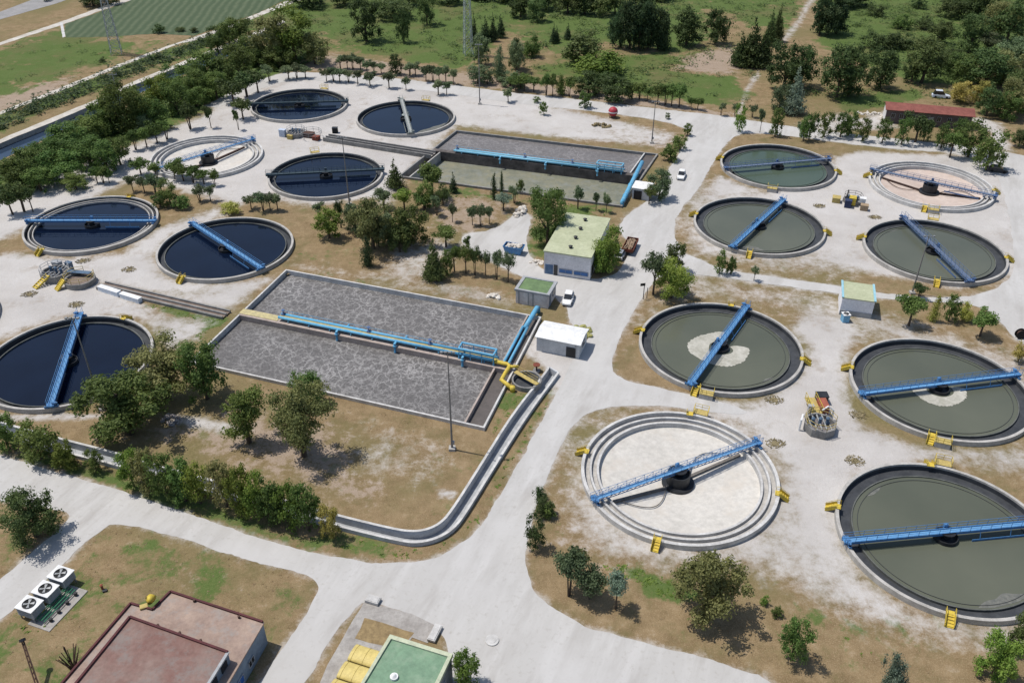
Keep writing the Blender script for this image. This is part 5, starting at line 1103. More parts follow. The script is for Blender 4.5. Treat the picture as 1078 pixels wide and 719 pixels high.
# long white planters with blue lettering-like smears
for i,(a,b_,lab) in enumerate((((105,305),(127,312),'left one of two long white boxes beside the twin-bed channel'),((128,312.5),(149,319),'right one of two long white boxes beside the twin-bed channel'))):
    p,q=G(*a),G(*b_); d=q-p; o=thing('white_box',((p+q)/2),lab,'box','white boxes beside the channel',math.atan2(d.y,d.x)); l=d.length*.93
    MB().box((0,0,.45),(l,.9,.9)).build('casing',M('blue_smeared_white',(.78,.79,.8),(.45,.55,.68),2.2,.6),o); MB().box((0,0,.92),(l+.1,1.0,.06)).build('lid',WHITE,o)
# blue booth by the lime-roofed hut
p=G(889,338); o=thing('small_kiosk',(p.x,p.y,0),'tiny light blue kiosk with dark cap by the lime-roofed hut','kiosk',None,.1); MB().box((0,0,.7),(1.1,1.1,1.4)).build('body',M('light_blue_kiosk',(.20,.42,.60),(.15,.33,.48),1),o); MB().box((0,0,1.45),(1.25,1.25,.1)).build('cap',WHITE,o); MB().tube([(0,0,1.5),(0,0,1.75)],.6,4,.1).build('roof',DARK,o)
p=G(353,140); o=thing('dark_bin',(p.x,p.y,0),'black bin on white ground between the two far dark tanks','bin'); MB().box((0,0,.65),(1.3,1.1,1.3)).build('bin_body',BLACK,o); MB().box((0,0,1.34),(1.4,1.2,.08)).build('lid',DARK,o)
p=G(1073,356); o=thing('cable_reel',(p.x,p.y,0),'dark ring-shaped reel at the right edge of the photo','reel'); MB().tube([(0,-.3,.85),(0,.3,.85)],.55,20).build('drum',RUSTD,o)
for y in (-.34,.34): MB().tube([(0,y-.04,.85),(0,y+.04,.85)],.85,20).build('flange',BLACK,o)
# manholes with dry tufts
for px,lab in (((815,421),'dry weeds around a manhole right of the foam-ring tank'),((904,437),'dry weeds around a manhole left of off-centre-foam tank'),((900,485),'dry weeds around a manhole behind corner tank'),((816,467),'dry weeds around a manhole beside the drained pale tank'),((862,217),'dry weeds left of the yellow and white machinery'),((921,229),'dry weeds right of the yellow and white machinery'),((87,275),'dry weeds between the pump pit and three-ringed tank'),((136,284),'dry weed patch left of the dark tank with sloping bridge'),((31,310),'dry weed patch left below the cluttered pump pit'),((80,321),'dry weed patch above the tank cut by left edge')):
    p=G(*px); rg=random.Random(hash(px)%999); m=MB(); 
    m.rev([(0,.06),(.55,.06),(.55,0)],n=16)
    for _ in range(150):
        a=rg.uniform(0,6.28); r=1.05*math.sqrt(rg.random()); x,y=r*math.cos(a)*1.3,r*math.sin(a); hh=rg.uniform(.12,.4); t=rg.uniform(0,6.28); 
        m.add([(x-.12*math.cos(t),y-.12*math.sin(t),0),(x+.12*math.cos(t),y+.12*math.sin(t),0),(x+rg.uniform(-.35,.35),y+rg.uniform(-.35,.35),hh*.6)],[(0,1,2)])
    o=m.build('weed_clump',M('straw_weeds',(.27,.225,.13),(.17,.14,.075),3,.95)); o.location=(p.x,p.y,.0); tag(o,lab,'weeds','weed clumps in the yards')
for px,lab in (((393,633),'white concrete lid at the far corner of grey pad'),((458,668),'pale kerb stone at the right corner of grey pad'),((518,674),'round pale manhole cover on the bottom road')):
    p=G(*px); m=MB()
    if px[0]==518: m.tube([(0,0,0),(0,0,.09)],.75,20); m.tube([(0,0,.09),(0,0,.12)],.45,16)
    else: m.box((0,0,.25),(1.6,1.0,.35) if px[0]<400 else (.9,2.2,.3)); m.box((0,0,.45),(1.4,.8,.08) if px[0]<400 else (.7,2.0,.06))
    o=m.build('concrete_lid',CONCW); o.location=(p.x,p.y,.06); o.rotation_euler.z=AX; tag(o,lab,'lid')
c=G(108,620); o=thing('rusty_hydrant',(c.x,c.y,0),'small rusty stub post on the lawn right of the fan coolers','post'); MB().tube([(0,0,0),(0,0,.7)],.14,10).build('stub',RB,o); MB().tube([(0,0,.7),(0,0,.82)],.2,10,.08).build('cap',RB,o); MB().box((.4,-.3,.1),(.5,.35,.2),.4).build('valve_box',DARK,o)
# ------------------------------------------------------------------ trees
LM={'dark':leafmat('leaf_dark',(0.053,0.087,0.028),(0.132,0.178,0.059)),'mid':leafmat('leaf_mid',(0.075,0.124,0.031),(0.185,0.251,0.068)),'olive':leafmat('leaf_olive',(0.124,0.143,0.049),(0.291,0.290,0.114)),
'bright':leafmat('leaf_bright',(0.107,0.178,0.031),(0.265,0.338,0.070)),'blue':leafmat('leaf_blue_grey',(0.116,0.169,0.118),(0.300,0.363,0.265)),'grey':leafmat('leaf_grey_green',(0.091,0.129,0.059),(0.219,0.273,0.140)),'yellow':leafmat('leaf_yellow_green',(0.229,0.219,0.049),(0.477,0.439,0.125)),'cyp':leafmat('leaf_cypress',(0.036,0.064,0.028),(0.080,0.119,0.048))}
PR={}
def crown_mesh(kind,var,col,big):
    rg=np.random.default_rng(hash((kind,var))%10**6 if False else (sum(map(ord,kind))*31+var*7)); B=[]
    U=lambda a,b_: rg.uniform(a,b_)
    if kind=='umbrella':
        B.append((U(-.08,.08),U(-.08,.08),.74,.27,.15))
        for k in range(15): a=U(0,6.28); r=U(.06,.42); B.append((r*math.cos(a),r*math.sin(a),U(.55,.92),U(.08,.19),U(.05,.12)))
    elif kind=='round':
        B.append((0,0,.5,.26,.28))
        for k in range(34): a=k*2.4+U(-.6,.6); zz=U(.12,.93); rr=math.sqrt(max(.02,1-((zz-.48)/.56)**2))*U(.16,.46); B.append((rr*math.cos(a),rr*math.sin(a),zz,U(.07,.16),U(.06,.13)))
    elif kind=='euca':
        for k in range(26): a=k*2.4+U(-.7,.7); zz=U(.24,.93); rr=U(.03,.44)*(1.15-abs(zz-.6)); B.append((rr*math.cos(a),rr*math.sin(a),zz,U(.07,.17),U(.05,.12)))
        B.append((0,0,.5,.2,.2)); B.append((.02,.03,.3,.15,.16))
    elif kind=='column':
        for k in range(20): zz=.05+.9*k/19; w=.40*(1-zz)**.55*min(1,.55+zz*2)+.05; B.append((U(-.1,.1),U(-.1,.1),zz,w*U(.85,1.1),.085)); 
    elif kind=='conifer':
        for k in range(14):
            zz=.1+.88*k/13; w=.46*(1-zz)+.03
            for j in range(max(1,int(5*(1-zz))+1)): a=j*2.1+k*1.3; B.append((w*.55*math.cos(a),w*.55*math.sin(a),zz,max(.05,w*.55),.065))
    elif kind=='shrub':
        B.append((0,0,.4,.3,.38))
        for k in range(24): a=k*2.4+U(-.5,.5); r=U(.1,.42); B.append((r*math.cos(a),r*math.sin(a),U(.15,.9)*(1.15-r),U(.08,.17),U(.09,.2)))
    n=int(big*(1.9 if big<2500 else 2.7)); vol=np.array([b[3]**1.6 for b in B]); cnt=np.maximum(6,(vol/vol.sum()*n)).astype(int)
    V=[];F=[];T=[]
    for (x,y,z,r,h),c in zip(B,cnt):
        d=rg.normal(size=(c,3)); d/=np.linalg.norm(d,axis=1)[:,None]; rad=rg.uniform(.45,1.35,c)[:,None]; P=np.array([x,y,z])+d*rad*np.array([r,r,h])
        tn=rg.uniform(0,.55); s=rg.uniform(.020,.042,c)*(1.45 if big<700 else (1.0 if big<1600 else (.80 if big<2500 else .62)))
        nrm=d+rg.normal(size=(c,3))*.6; nrm[:,2]+=.35; nrm/=np.linalg.norm(nrm,axis=1)[:,None]
        t=np.cross(nrm,rg.normal(size=(c,3))); t/=np.linalg.norm(t,axis=1)[:,None]; b_=np.cross(nrm,t)
        for i in range(c):
            o=len(V); q=P[i]; u=t[i]*s[i]; w=b_[i]*s[i]*.62; k=nrm[i]*s[i]*.25
            for pt in (q-u,q-w*1.0+k,q+u,q+w*1.0+k): V.append((pt[0],pt[1],max(.015,pt[2])))
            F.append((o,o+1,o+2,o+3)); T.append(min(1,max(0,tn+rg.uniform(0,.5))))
        # a dense heart of the clump
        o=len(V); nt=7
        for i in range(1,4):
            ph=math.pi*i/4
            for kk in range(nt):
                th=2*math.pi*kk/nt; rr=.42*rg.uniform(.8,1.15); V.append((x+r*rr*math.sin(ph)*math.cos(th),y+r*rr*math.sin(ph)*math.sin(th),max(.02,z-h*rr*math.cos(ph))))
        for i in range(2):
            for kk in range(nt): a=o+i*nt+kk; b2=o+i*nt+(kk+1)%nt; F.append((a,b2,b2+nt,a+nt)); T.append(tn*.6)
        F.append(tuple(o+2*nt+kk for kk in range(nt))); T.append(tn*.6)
    me=bpy.data.meshes.new('crown'); me.from_pydata(V,[],F); me.materials.append(LM[col]); at=me.attributes.new('tone','FLOAT','FACE'); at.data.foreach_set('value',np.array(T,np.float32)); me.update(); return me
def trunk_mesh(kind,var):
    rg=random.Random(var*13+len(kind)); m=MB()
    top={'umbrella':.72,'round':.5,'euca':.7,'column':.5,'conifer':.6,'shrub':.35}[kind]; r={'umbrella':.032,'round':.035,'euca':.04,'column':.06,'conifer':.04,'shrub':.03}[kind]
    m.tube([(0,0,-.01),(rg.uniform(-.02,.02),rg.uniform(-.02,.02),top*.55),(rg.uniform(-.04,.04),rg.uniform(-.04,.04),top)],r*1.25,7,r*.5)
    if kind=='umbrella' and var%2: m.tube([(.05,.03,-.01),(.10,.06,top*.5),(.16,.10,top)],r*.9,6,r*.4)
    if kind in('umbrella','euca','round','shrub'):
        for k in range(4):
            a=k*1.57+rg.uniform(-.4,.4); z=top*rg.uniform(.45,.7); m.tube([(0,0,z),(.12*math.cos(a),.12*math.sin(a),z+.1),(.24*math.cos(a),.24*math.sin(a),z+.2)],r*.55,5,r*.2)
    return m
def proto(kind,var,col,big):
    k=(kind,var,col,big)
    if k not in PR:
        g=(kind,var)
        if ('t',)+g not in PR:
            t=trunk_mesh(kind,var); me=bpy.data.meshes.new('trunk'); me.from_pydata(t.v,[],t.f); me.materials.append(BARK); me.update(); PR[('t',)+g]=me
        PR[k]=(crown_mesh(kind,var,col,big),PR[('t',)+g])
    return PR[k]
NT=[0]
NAMES={'umbrella':'umbrella_tree','round':'leafy_tree','euca':'tall_tree','column':'cypress_tree','conifer':'conifer_tree','shrub':'shrub'}
def plant(e,kind,col,label,group,big,cat=None,wide=1.0):
    cx,ty,by,w=e[:4]; NT[0]+=1; var=NT[0]%5
    cy=(ty+by)/2; bx=cx+(539-cx)/(1728-cy)*(by-cy)
    p=G(bx,by-2); s=ppm(p); el=math.atan2(CZ,math.hypot(p.x,p.y)); wm=w/s*wide
    h=max(.45*wm,((by-ty)-.30*w*math.sin(el))/(s*math.cos(el)))
    if kind in('shrub','round'): p=p+Vector((p.x,p.y,0)).normalized()*(.22*wm)
    cm,tm=proto(kind,var,col,big)
    o=bpy.data.objects.new(NAMES[kind],None); COL.objects.link(o); o.location=(p.x,p.y,0); o.rotation_euler=(0,0,random.uniform(0,6.28)); o.scale=(wm*1.04,wm*1.04*random.uniform(.9,1.1),h); o.empty_display_size=.2
    tag(o,label,cat or ('shrub' if kind=='shrub' else 'tree'),group)
    for nm,me in (('trunk',tm),('crown',cm)):
        c=bpy.data.objects.new(nm,me); COL.objects.link(c); c.parent=o
    return o
def row(lst,kind,col,desc,group,big=520,wide=1.14):
    """lst: (crown centre x, top y, foot y, crown width) in the photo; desc has {} for the place in the row"""
    lst=sorted(lst); n=len(lst)
    for i,e in enumerate(lst):
        k=e[4] if len(e)>4 else kind; c=e[5] if len(e)>5 else col
        plant(e,k,c,desc.format(ordn(i,n)),group,big,None,wide)
row([(358,60,75,9),(365,59,75,9),(371,59,75,9),(379,61,76,10),(386,65,79,9),(393,66,80,8),(401,68,80,8),(431,68,82,12),(437,68,82,10),(448,70,88,10),(455,70,88,9),(462,71,89,9),(469,71,89,9),(477,74,91,8)],'umbrella','grey','{} from left of small trees along the far verge behind the dark tanks','small trees on the far verge, left part',520,1.4)
row([(543,80,98,13),(552,80,98,13),(562,82,99,13),(575,80,103,11),(582,81,104,10),(591,81,102,9,'column'),(600,83,104,11),(666,88,107,12),(674,89,107,11),(682,94,109,9),(693,90,112,12),(701,90,113,12),(708,90,114,12),(716,91,115,12),(728,104,117,7),(735,104,118,9)],'umbrella','mid','{} from left of small trees along the far verge behind upper basin','small trees on the far verge, right part',520,1.4)
row([(282,70,88,12),(303,70,86,13),(312,69,85,12),(321,71,85,11),(343,73,88,10),(350,72,88,10),(357,73,89,11),(366,75,89,11),(376,75,91,10),(389,77,93,12),(409,77,95,12),(427,82,97,8),(461,86,102,11),(470,87,102,9),(535,94,110,10)],'umbrella','grey','{} from left of umbrella trees lining near side of the far road','umbrella trees on the near side of the far road',520,1.3)
row([(565,104,111,7),(572,110,124,8),(616,99,117,13),(703,121,128,5),(724,133,146,9),(715,144,161,15),(706,154,173,19)],'round','mid','{} from left of bushy trees near the upper basin right end','bushy trees near the upper basin')
row([(244,84,112,26),(258,78,104,26),(270,76,100,20),(254,104,128,20),(249,117,139,7),(220,113,137,10),(198,110,138,19)],'umbrella','dark','{} from left of trees where the far road meets the canal wood','trees at the road end by the canal wood')
row([(140,138,160,15),(152,134,157,16),(163,128,153,19),(173,127,149,15),(100,176,195,12),(107,176,195,14),(113,178,195,10)],'umbrella','mid','{} from left of umbrella trees along the track left of ringed tank','umbrella trees along the left track')
row([(146,166,186,20),(163,172,190,14),(182,169,191,20),(191,171,193,18),(202,175,195,16),(213,178,196,15),(225,180,198,11)],'umbrella','mid','{} from left in the row of umbrella trees before drained far-left tank','umbrella trees before the drained far-left tank')
row([(138,185,204,12),(150,185,205,14),(161,184,206,15),(168,187,206,13),(209,196,214,15),(220,196,214,12),(263,205,222,13),(275,203,224,14),(283,203,224,13),(291,205,224,11),(334,214,232,13)],'umbrella','grey','{} from left of umbrella trees between the drained tank and ringed tank','umbrella trees between the left tanks')
row([(8,196,228,24),(20,193,225,22),(30,196,225,14)],'umbrella','dark','{} from left of dark trees over the track at left edge','dark trees at the left edge track')
row([(177,192,220,20),(168,206,222,16),(190,207,223,22),(243,214,229,20,'shrub','yellow')],'round','mid','{} from left of low bushes right of the three-ringed tank','low bushes right of the ringed tank',900)
# centre grove
C='grove between the dark tanks and the foaming basin'
for e,k,c,l,b_ in [((345,224,256,30),'round','bright','bright rounded pine at the left end of the central grove',1500),((357,211,242,12),'umbrella','dark','thin dark tree rising behind the bright rounded pine',700),
 ((390,204,264,42),'euca','olive','tall olive-brown tree in the central grove behind the dark cypress',2200),((408,222,262,30),'euca','grey','grey-green tree squeezed between the olive tree and leafy oak',1500),((430,218,265,42),'round','mid','big leafy tree right of the olive-brown tree in the grove',2200),((447,196,224,24),'round','mid','leafy tree right of the broad light-green tree in the grove',1500),((372,216,250,24),'round','grey','grey-green tree between the bright rounded pine and olive tree',1300),((420,238,270,26),'round','dark','dark tree at the foot of the big leafy grove tree',1300),((470,264,293,16),'round','mid','low leafy tree against the dense dark conifer',900),((398,232,264,24),'round','olive','low olive tree in front of the tall olive-brown tree',1300),
 ((386,249,282,17),'column','cyp','dark ivy-like cypress alone on the dry slope above the foaming basin',900),
 ((403,198,222,24),'umbrella','grey','flat grey-green tree behind the olive-brown tree',900),((425,197,224,26),'umbrella','bright','broad light-green tree behind the big leafy tree',900),((446,203,224,22),'umbrella','mid','mid-green umbrella tree right of the broad light-green tree',800),((459,206,229,14),'umbrella','grey','small umbrella tree with its shadow right of the grove',600),((476,215,236,10),'umbrella','grey','smallest umbrella tree alone on reddish ground',500),
 ((454,172,208,34),'umbrella','mid','spreading pine below the corner of the upper basin',1500),((466,196,218,16),'round','dark','dark bush beside the spreading pine',900),((477,182,205,12),'conifer','cyp','small conifer right of the spreading pine',700),((415,168,200,22),'conifer','dark','dark bushy conifer right of the mast and dark tank',1100),
 ((497,216,239,12),'umbrella','grey','left one of three umbrella trees on reddish ground',600),((506,216,240,12),'umbrella','grey','middle one of three umbrella trees on reddish ground',600),((515,217,238,13),'umbrella','grey','right one of three umbrella trees on reddish ground',600),
 ((520,184,212,9),'column','cyp','left cypress of the pair against the drained basin',700),((528,182,206,6),'column','cyp','slim right cypress of the pair against the drained basin',700),((530,203,224,20),'umbrella','blue','blue-green umbrella tree in front of the two cypresses',800),((541,196,216,16),'umbrella','grey','grey umbrella tree right of the two cypresses',700),
 ((469,235,262,30),'umbrella','mid','round-topped pine before the pale yard curve',1300),((456,250,296,26),'conifer','dark','dense dark conifer left of the roadside tree row',1500),((478,258,288,16),'umbrella','mid','first slim tree right of the dense dark conifer',700),((490,256,290,17),'umbrella','mid','second slim tree right of the dense dark conifer',700),((500,260,292,14),'umbrella','dark','third and darkest slim tree right of the dense conifer',700),((491,250,268,10),'umbrella','dark','dark small tree peeping behind the slim trees',500),
 ((511,262,292,13),'umbrella','grey','left of the three pale trees beside the dark-green-roof hut',700),((523,264,296,15),'umbrella','grey','middle of the three pale trees beside the dark-green-roof hut',700),((535,264,299,18),'umbrella','grey','right and largest of the three pale trees by the hut',800),
 ((577,200,262,46),'round','mid','big leafy tree shading the left side of the workshop',2600),((640,243,290,34),'round','bright','bright leafy bush against the right wall of the workshop',2200),((633,262,292,22),'round','bright','lower bright bush at the front right corner of the workshop',1200),
 ((695,180,214,26),'round','grey','leafy tree leaning over the small white-roofed shed',1500),((684,197,217,16),'umbrella','mid','low tree in front of the small white-roofed shed',700),((609,198,222,13),'umbrella','grey','left of three saplings along the drained basin edge',500),((628,203,224,9),'umbrella','grey','middle of three saplings along the drained basin edge',500),((639,204,226,10),'umbrella','grey','right of three saplings along the drained basin edge',500),((548,190,206,10),'shrub','mid','low bush at the near edge of the drained basin',500)]:
    plant(e,k,c,l,None if 'sapling' not in l else 'saplings along the drained basin',b_)
for e,k,c,l,b_ in [((690,262,312,28),'umbrella','grey','tall thin-stemmed tree left of the road bush group',900),((711,258,290,24),'round','dark','dark leafy tree at the back of the road bush group',1300),((708,274,320,42),'round','bright','big bright bush left above the foam-ring tank',2600),((759,264,292,14),'round','mid','left of two small trees on the side road verge',700),((770,272,292,11),'round','mid','right of two small trees on the side road verge',600),((795,280,298,9),'umbrella','grey','lone little tree on the side road verge',450),
 ((969,298,316,19),'umbrella','dark','tree partly hidden behind the round-crowned tree by lime hut',800),((962,308,345,33),'umbrella','mid','round-crowned tree on dry ground right of the lime-roofed hut',1500),((986,310,340,13),'column','yellow','thin half-dry tree between the two round-crowned trees',700),((1003,310,342,19),'round','mid','leafy upright tree right of the half-dry tree',900),((1017,316,341,18),'shrub','yellow','yellowish shrub behind the right round-crowned tree',900),((1037,324,356,32),'umbrella','mid','right round-crowned tree casting a dark shadow near road bend',1500),((1076,358,385,18),'shrub','yellow','yellow-green shrub at the right edge below the road bend',700),
 ((125,382,458,90),'euca','mid','large dark leafy tree in front of the tank cut by left edge',3200),((168,356,422,72),'euca','olive','olive-topped large tree behind the large dark leafy tree',2600),((212,362,428,52),'round','mid','leafy tree touching the left corner of the foaming basin',2000),((256,406,468,48),'euca','mid','medium leafy tree on dry grass below the foaming basin',1900),((313,398,482,58),'euca','olive','tall olive tree with long shadow below the foaming basin',2800),((322,391,432,42),'round','mid','greener tree top behind the tall olive tree',1600),
 ((29,516,574,56),'round','dark','round dark bush beside the side lane in lower left',2600),((568,512,532,18),'shrub','dark','upper of three dark bushes on the left of drained pale tank',700),((572,527,548,24),'shrub','dark','middle of three dark bushes on the left of drained pale tank',800),((564,546,582,24),'round','dark','lowest of three dark bushes on the left of drained pale tank',900),((578,530,548,18),'shrub','mid','small green bush beside the middle dark bush',600),
 ((601,580,628,36),'umbrella','grey','left tree of the grey-green clump at the road bend',1300),((622,594,632,36),'umbrella','grey','middle tree of the grey-green clump at the road bend',1300),((650,602,642,28),'umbrella','blue','right bluish tree of the clump at the road bend',1100),((610,576,612,30),'umbrella','olive','pale tree behind the grey-green clump at road bend',1000),((750,576,652,72),'euca','olive','large olive tree in front of the drained pale tank',3200),((838,650,702,34),'round','mid','round green tree with dark shadow below the corner tank',1900),((943,686,730,30),'shrub','blue','blue-grey bushy conifer at the bottom edge of photo',1800),((1053,668,722,46),'round','bright','bright round tree in the lower right corner',2300),((1078,640,690,26),'round','dark','dark tree at right edge below the corner tank',1300),((490,690,730,36),'round','bright','bright green bush right of the green flat roof',1600),((818,640,652,12),'shrub','mid','little weed bush left of the round green tree',500),((806,628,640,10),'shrub','bright','small leafy weed below the drained pale tank',450)]:
    plant(e,k,c,l,None,b_)
row([(3,438,478,28),(37,444,490,38),(68,466,498,24,'round','bright'),(98,474,500,16),(136,476,518,26,'round','bright'),(152,476,524,24,'round','olive'),(170,478,530,28),(190,484,534,30),(206,488,536,26,'round','bright'),(234,490,540,28,'round','olive'),(252,496,548,28,'round','bright'),(268,502,552,26,'round','bright'),(286,508,556,32),(304,512,560,28,'round','bright'),(322,516,564,28),(346,536,572,22,'round','yellow')],'round','mid','{} from left in the roadside row of leafy shrubs along open channel','leafy shrubs along the open channel',1300)
# far road row, right side
row([(780,112,142,13,'round','bright'),(818,116,147,14),(848,124,152,12),(854,122,151,15),(870,120,148,15),(887,120,148,16),(896,118,146,16),(910,126,152,13),(931,128,154,15),(952,126,156,14),(994,132,160,18),(1004,138,168,19,'umbrella'),(1024,130,170,28),(1044,140,184,30),(975,128,152,12),(1012,128,150,16)],'round','mid','{} from left of dense small trees along the far road at right','dense small trees along the far road, right part',900)
plant((968,118,152,32),'umbrella','dark','wide umbrella tree in front of the long red-roofed building','',900)
row([(760,110,124,8),(774,110,124,8),(793,112,126,9),(802,116,142,7),(843,130,145,7)],'umbrella','grey','{} from left of little trees where the dirt track meets far road','little trees at the dirt track')
# far side
FARG='broad dark trees beyond the far road'
row([(384,2,48,32),(424,14,48,14),(412,0,24,40),(449,-2,30,20),(325,-5,12,40),(362,-6,10,30),(430,-8,10,26),(470,-10,8,30),(285,22,72,40,'round','olive'),(308,12,70,46,'round','bright'),(330,36,72,30,'round','olive'),(272,52,74,26,'round','mid'),(294,54,76,32,'round','mid'),(416,60,82,15)],'round','dark','{} from left of broad dark trees beyond the left far road',FARG,1700)
row([(499,18,48,9),(511,20,46,13),(519,18,46,10),(527,18,42,12),(583,28,48,9),(598,27,44,9),(586,30,47,8)],'conifer','cyp','{} from left of dark conifers on the meadow behind the lattice tower','conifers on the meadow',900)
row([(506,40,72,20),(503,72,92,22),(513,74,92,16),(526,52,88,14,'column'),(544,48,80,18),(537,78,94,22),(548,82,97,16)],'round','grey','{} from left of bushes near far floodlight mast beyond the road','bushes near the far floodlight mast',1100)
row([(598,-8,18,24),(616,-8,19,26),(634,-6,20,26),(648,-4,18,20),(672,-8,6,26),(692,-12,4,30)],'round','dark','{} from left of dark trees in the thicket at top of photo','thicket at the top of the photo',1300)
row([(654,12,54,22),(664,8,56,24),(674,7,57,24),(684,8,57,24),(694,12,56,22),(700,18,55,16,'column'),(648,20,42,16,'column'),(679,6,50,12,'column')],'round','cyp','{} from left of tall dark trees standing close on the meadow','tall dark trees close together on the meadow',1500)
row([(615,38,72,42),(632,68,84,50,'shrub','bright'),(620,78,104,26),(650,84,111,30),(640,80,100,20),(548,-2,22,22),(565,2,26,20),(575,-8,14,24),(530,-10,6,24),(505,-12,4,24),(560,40,64,18,'shrub','mid'),(543,44,76,14)],'round','dark','{} from left of big bushes behind the upper basin far verge','big bushes on the far verge',1500)
row([(724,13,52,28),(755,13,50,24)],'round','dark','{} from left of two broad trees standing apart on the meadow','two broad trees on the meadow',1500)
row([(780,36,72,20),(793,22,72,30),(806,30,70,20),(812,12,50,14),(820,8,46,14),(800,50,72,22)],'conifer','dark','{} from left of dense conifers beside the dirt track','dense conifers beside the dirt track',1300)
row([(866,2,40,22),(874,-4,41,24),(883,2,39,22),(890,-8,12,26),(904,-8,10,24)],'round','cyp','{} from left of dark column trees at top by the dirt track','dark column trees at the top',1500)
row([(828,48,100,36),(846,52,96,28),(838,74,122,26,'conifer','blue'),(822,92,122,20,'round','grey'),(885,55,108,40),(898,54,106,28),(930,55,98,32),(920,54,68,10),(975,46,92,36),(962,62,90,20),(1000,54,72,24)],'round','dark','{} from left of large dark trees beyond far road, right side','large dark trees beyond the far road, right side',1900)
row([(922,36,54,26),(940,36,56,28),(956,38,54,22),(924,6,20,18),(968,-2,12,16),(973,20,34,20),(999,30,41,13),(1006,-4,12,24)],'shrub','dark','{} from left of dark low bushes dotted over the green meadow','dark low bushes on the green meadow',800)
row([(1025,18,60,32),(1042,36,62,24,'euca','grey'),(1052,4,44,34,'euca','olive'),(1066,2,50,34),(1036,-8,26,30),(1072,40,76,36,'euca','grey'),(1040,58,98,42),(1060,52,92,36,'euca','olive'),(1013,88,112,24,'round','yellow'),(1034,88,112,18,'round','yellow'),(1042,94,126,24),(1068,84,124,36,'euca','olive'),(1076,106,122,16),(1074,140,158,16),(1078,70,110,30),(1005,58,84,30,'round','mid'),(990,26,50,24),(1022,64,94,32,'round','mid'),(950,16,34,20,'shrub','mid'),(1052,62,86,32,'round','mid'),(1030,-4,24,32),(1000,2,22,26),(1062,100,130,26,'round','mid')],'round','dark','{} from left of woodland trees in the upper right corner','woodland trees in the upper right corner',1900)
# canal-side wood
row([(113,98,142,34),(128,92,146,34),(145,92,140,34),(100,118,150,30),(88,128,158,36,'round','mid'),(70,132,170,42,'round','mid'),(52,148,182,36,'round','mid'),(92,146,180,36),(34,156,196,40,'round','mid'),(110,150,186,28,'round','mid'),(124,148,178,26),(66,160,196,36,'round','mid'),(16,168,206,36,'round','mid'),(40,178,206,30),(160,106,140,26,'round','mid'),(166,84,120,30,'round','bright'),(184,88,124,28,'round','mid'),(188,70,104,30),(206,76,110,30,'round','mid'),(214,58,96,34),(226,78,108,26),(236,62,96,30),(250,52,88,30),(228,32,60,20),(240,24,52,26),(252,22,48,26),(262,40,70,26),(152,124,146,20,'round','grey'),(78,184,204,24),(206,94,116,24)],'round','mid','{} from left of trees in the dense wood along the canal','trees of the dense canal-side wood',1900)
row([(97,-6,10,28),(112,-8,8,24),(167,28,38,13,'shrub'),(190,30,36,10,'shrub'),(204,31,37,9,'shrub'),(108,62,68,8,'shrub'),(48,-6,4,10)],'round','dark','{} from left of bushes scattered around the crop field','bushes around the crop field',900)
# ------------------------------------------------------------------ ground cover nobody could count
def scatter(name,regions,mt,size,seed,k=5,spread=1.0,lift=0.0):
    rg=np.random.default_rng(seed); V=[];F=[];T=[]
    for poly,dens,hmul in regions:
        pw=np.array([tuple(G(x,y).to_2d()) for x,y in poly]); lo,hi=pw.min(0),pw.max(0); ar=(hi-lo).prod(); n=int(ar*dens)
        P=rg.uniform(lo,hi,(n,2)); P=P[sdf(P,pw)<0]
        if not len(P): continue
        ok=np.ones(len(P),bool)
        for h in HOLES:
            s=np.hypot(P[:,0]-h[1][0],P[:,1]-h[1][1])-h[2]-.9 if h[0]=='c' else sdf(P,h[1])-.8
            ok&=s>0
        P=P[ok]; cl=np.sin(P[:,0]*.9+seed)*np.sin(P[:,1]*.7+seed*2)+rg.uniform(-.9,.9,len(P)); P=P[cl>-.15]
        for x,y in P:
            c=rg.uniform(.5,1.4)*hmul; tn=rg.uniform(0,1)
            for _ in range(k):
                a=rg.uniform(0,6.28); r=rg.uniform(0,size*c*spread); px,py=x+r*math.cos(a),y+r*math.sin(a); z0=lift*rg.uniform(0,1)*c*max(0,1-r/(size*c*spread+.01)); h=z0+rg.uniform(.12,.45)*size*c*(2.2 if size>.55 else 1); t=rg.uniform(0,6.28); w=size*c*.45; dx,dy=math.cos(t)*w,math.sin(t)*w; o=len(V); sx,sy=rg.uniform(-1,1,2)*size*c
                V+=[(px-dx,py-dy,z0),(px+dx,py+dy,z0),(px+dx*.7+sx,py+dy*.7+sy,h),(px-dx*.7+sx,py-dy*.7+sy,h)]; F.append((o,o+1,o+2,o+3)); T.append(min(1,max(0,tn*.6+rg.uniform(0,.4))))
    me=bpy.data.meshes.new(name); me.from_pydata(V,[],F); me.materials.append(mt); at=me.attributes.new('tone','FLOAT','FACE'); at.data.foreach_set('value',np.array(T,np.float32)); me.update()
    o=bpy.data.objects.new(name,me); COL.objects.link(o); return o
VERGE=[(-20,470),(60,486),(140,509),(200,530),(330,572),(400,588),(440,587),(468,578),(498,556),(519,528),(557,462),(588,402),(580,402),(548,445),(500,535),(482,558),(462,572),(440,576),(400,570),(330,552),(200,516),(120,494),(60,478),(-20,456)]
CANW=[(-40,190),(0,171),(70,138),(150,99),(230,66),(270,50),(330,42),(345,60),(300,75),(262,82),(215,108),(150,140),(100,165),(50,186),(0,208),(-40,225)]
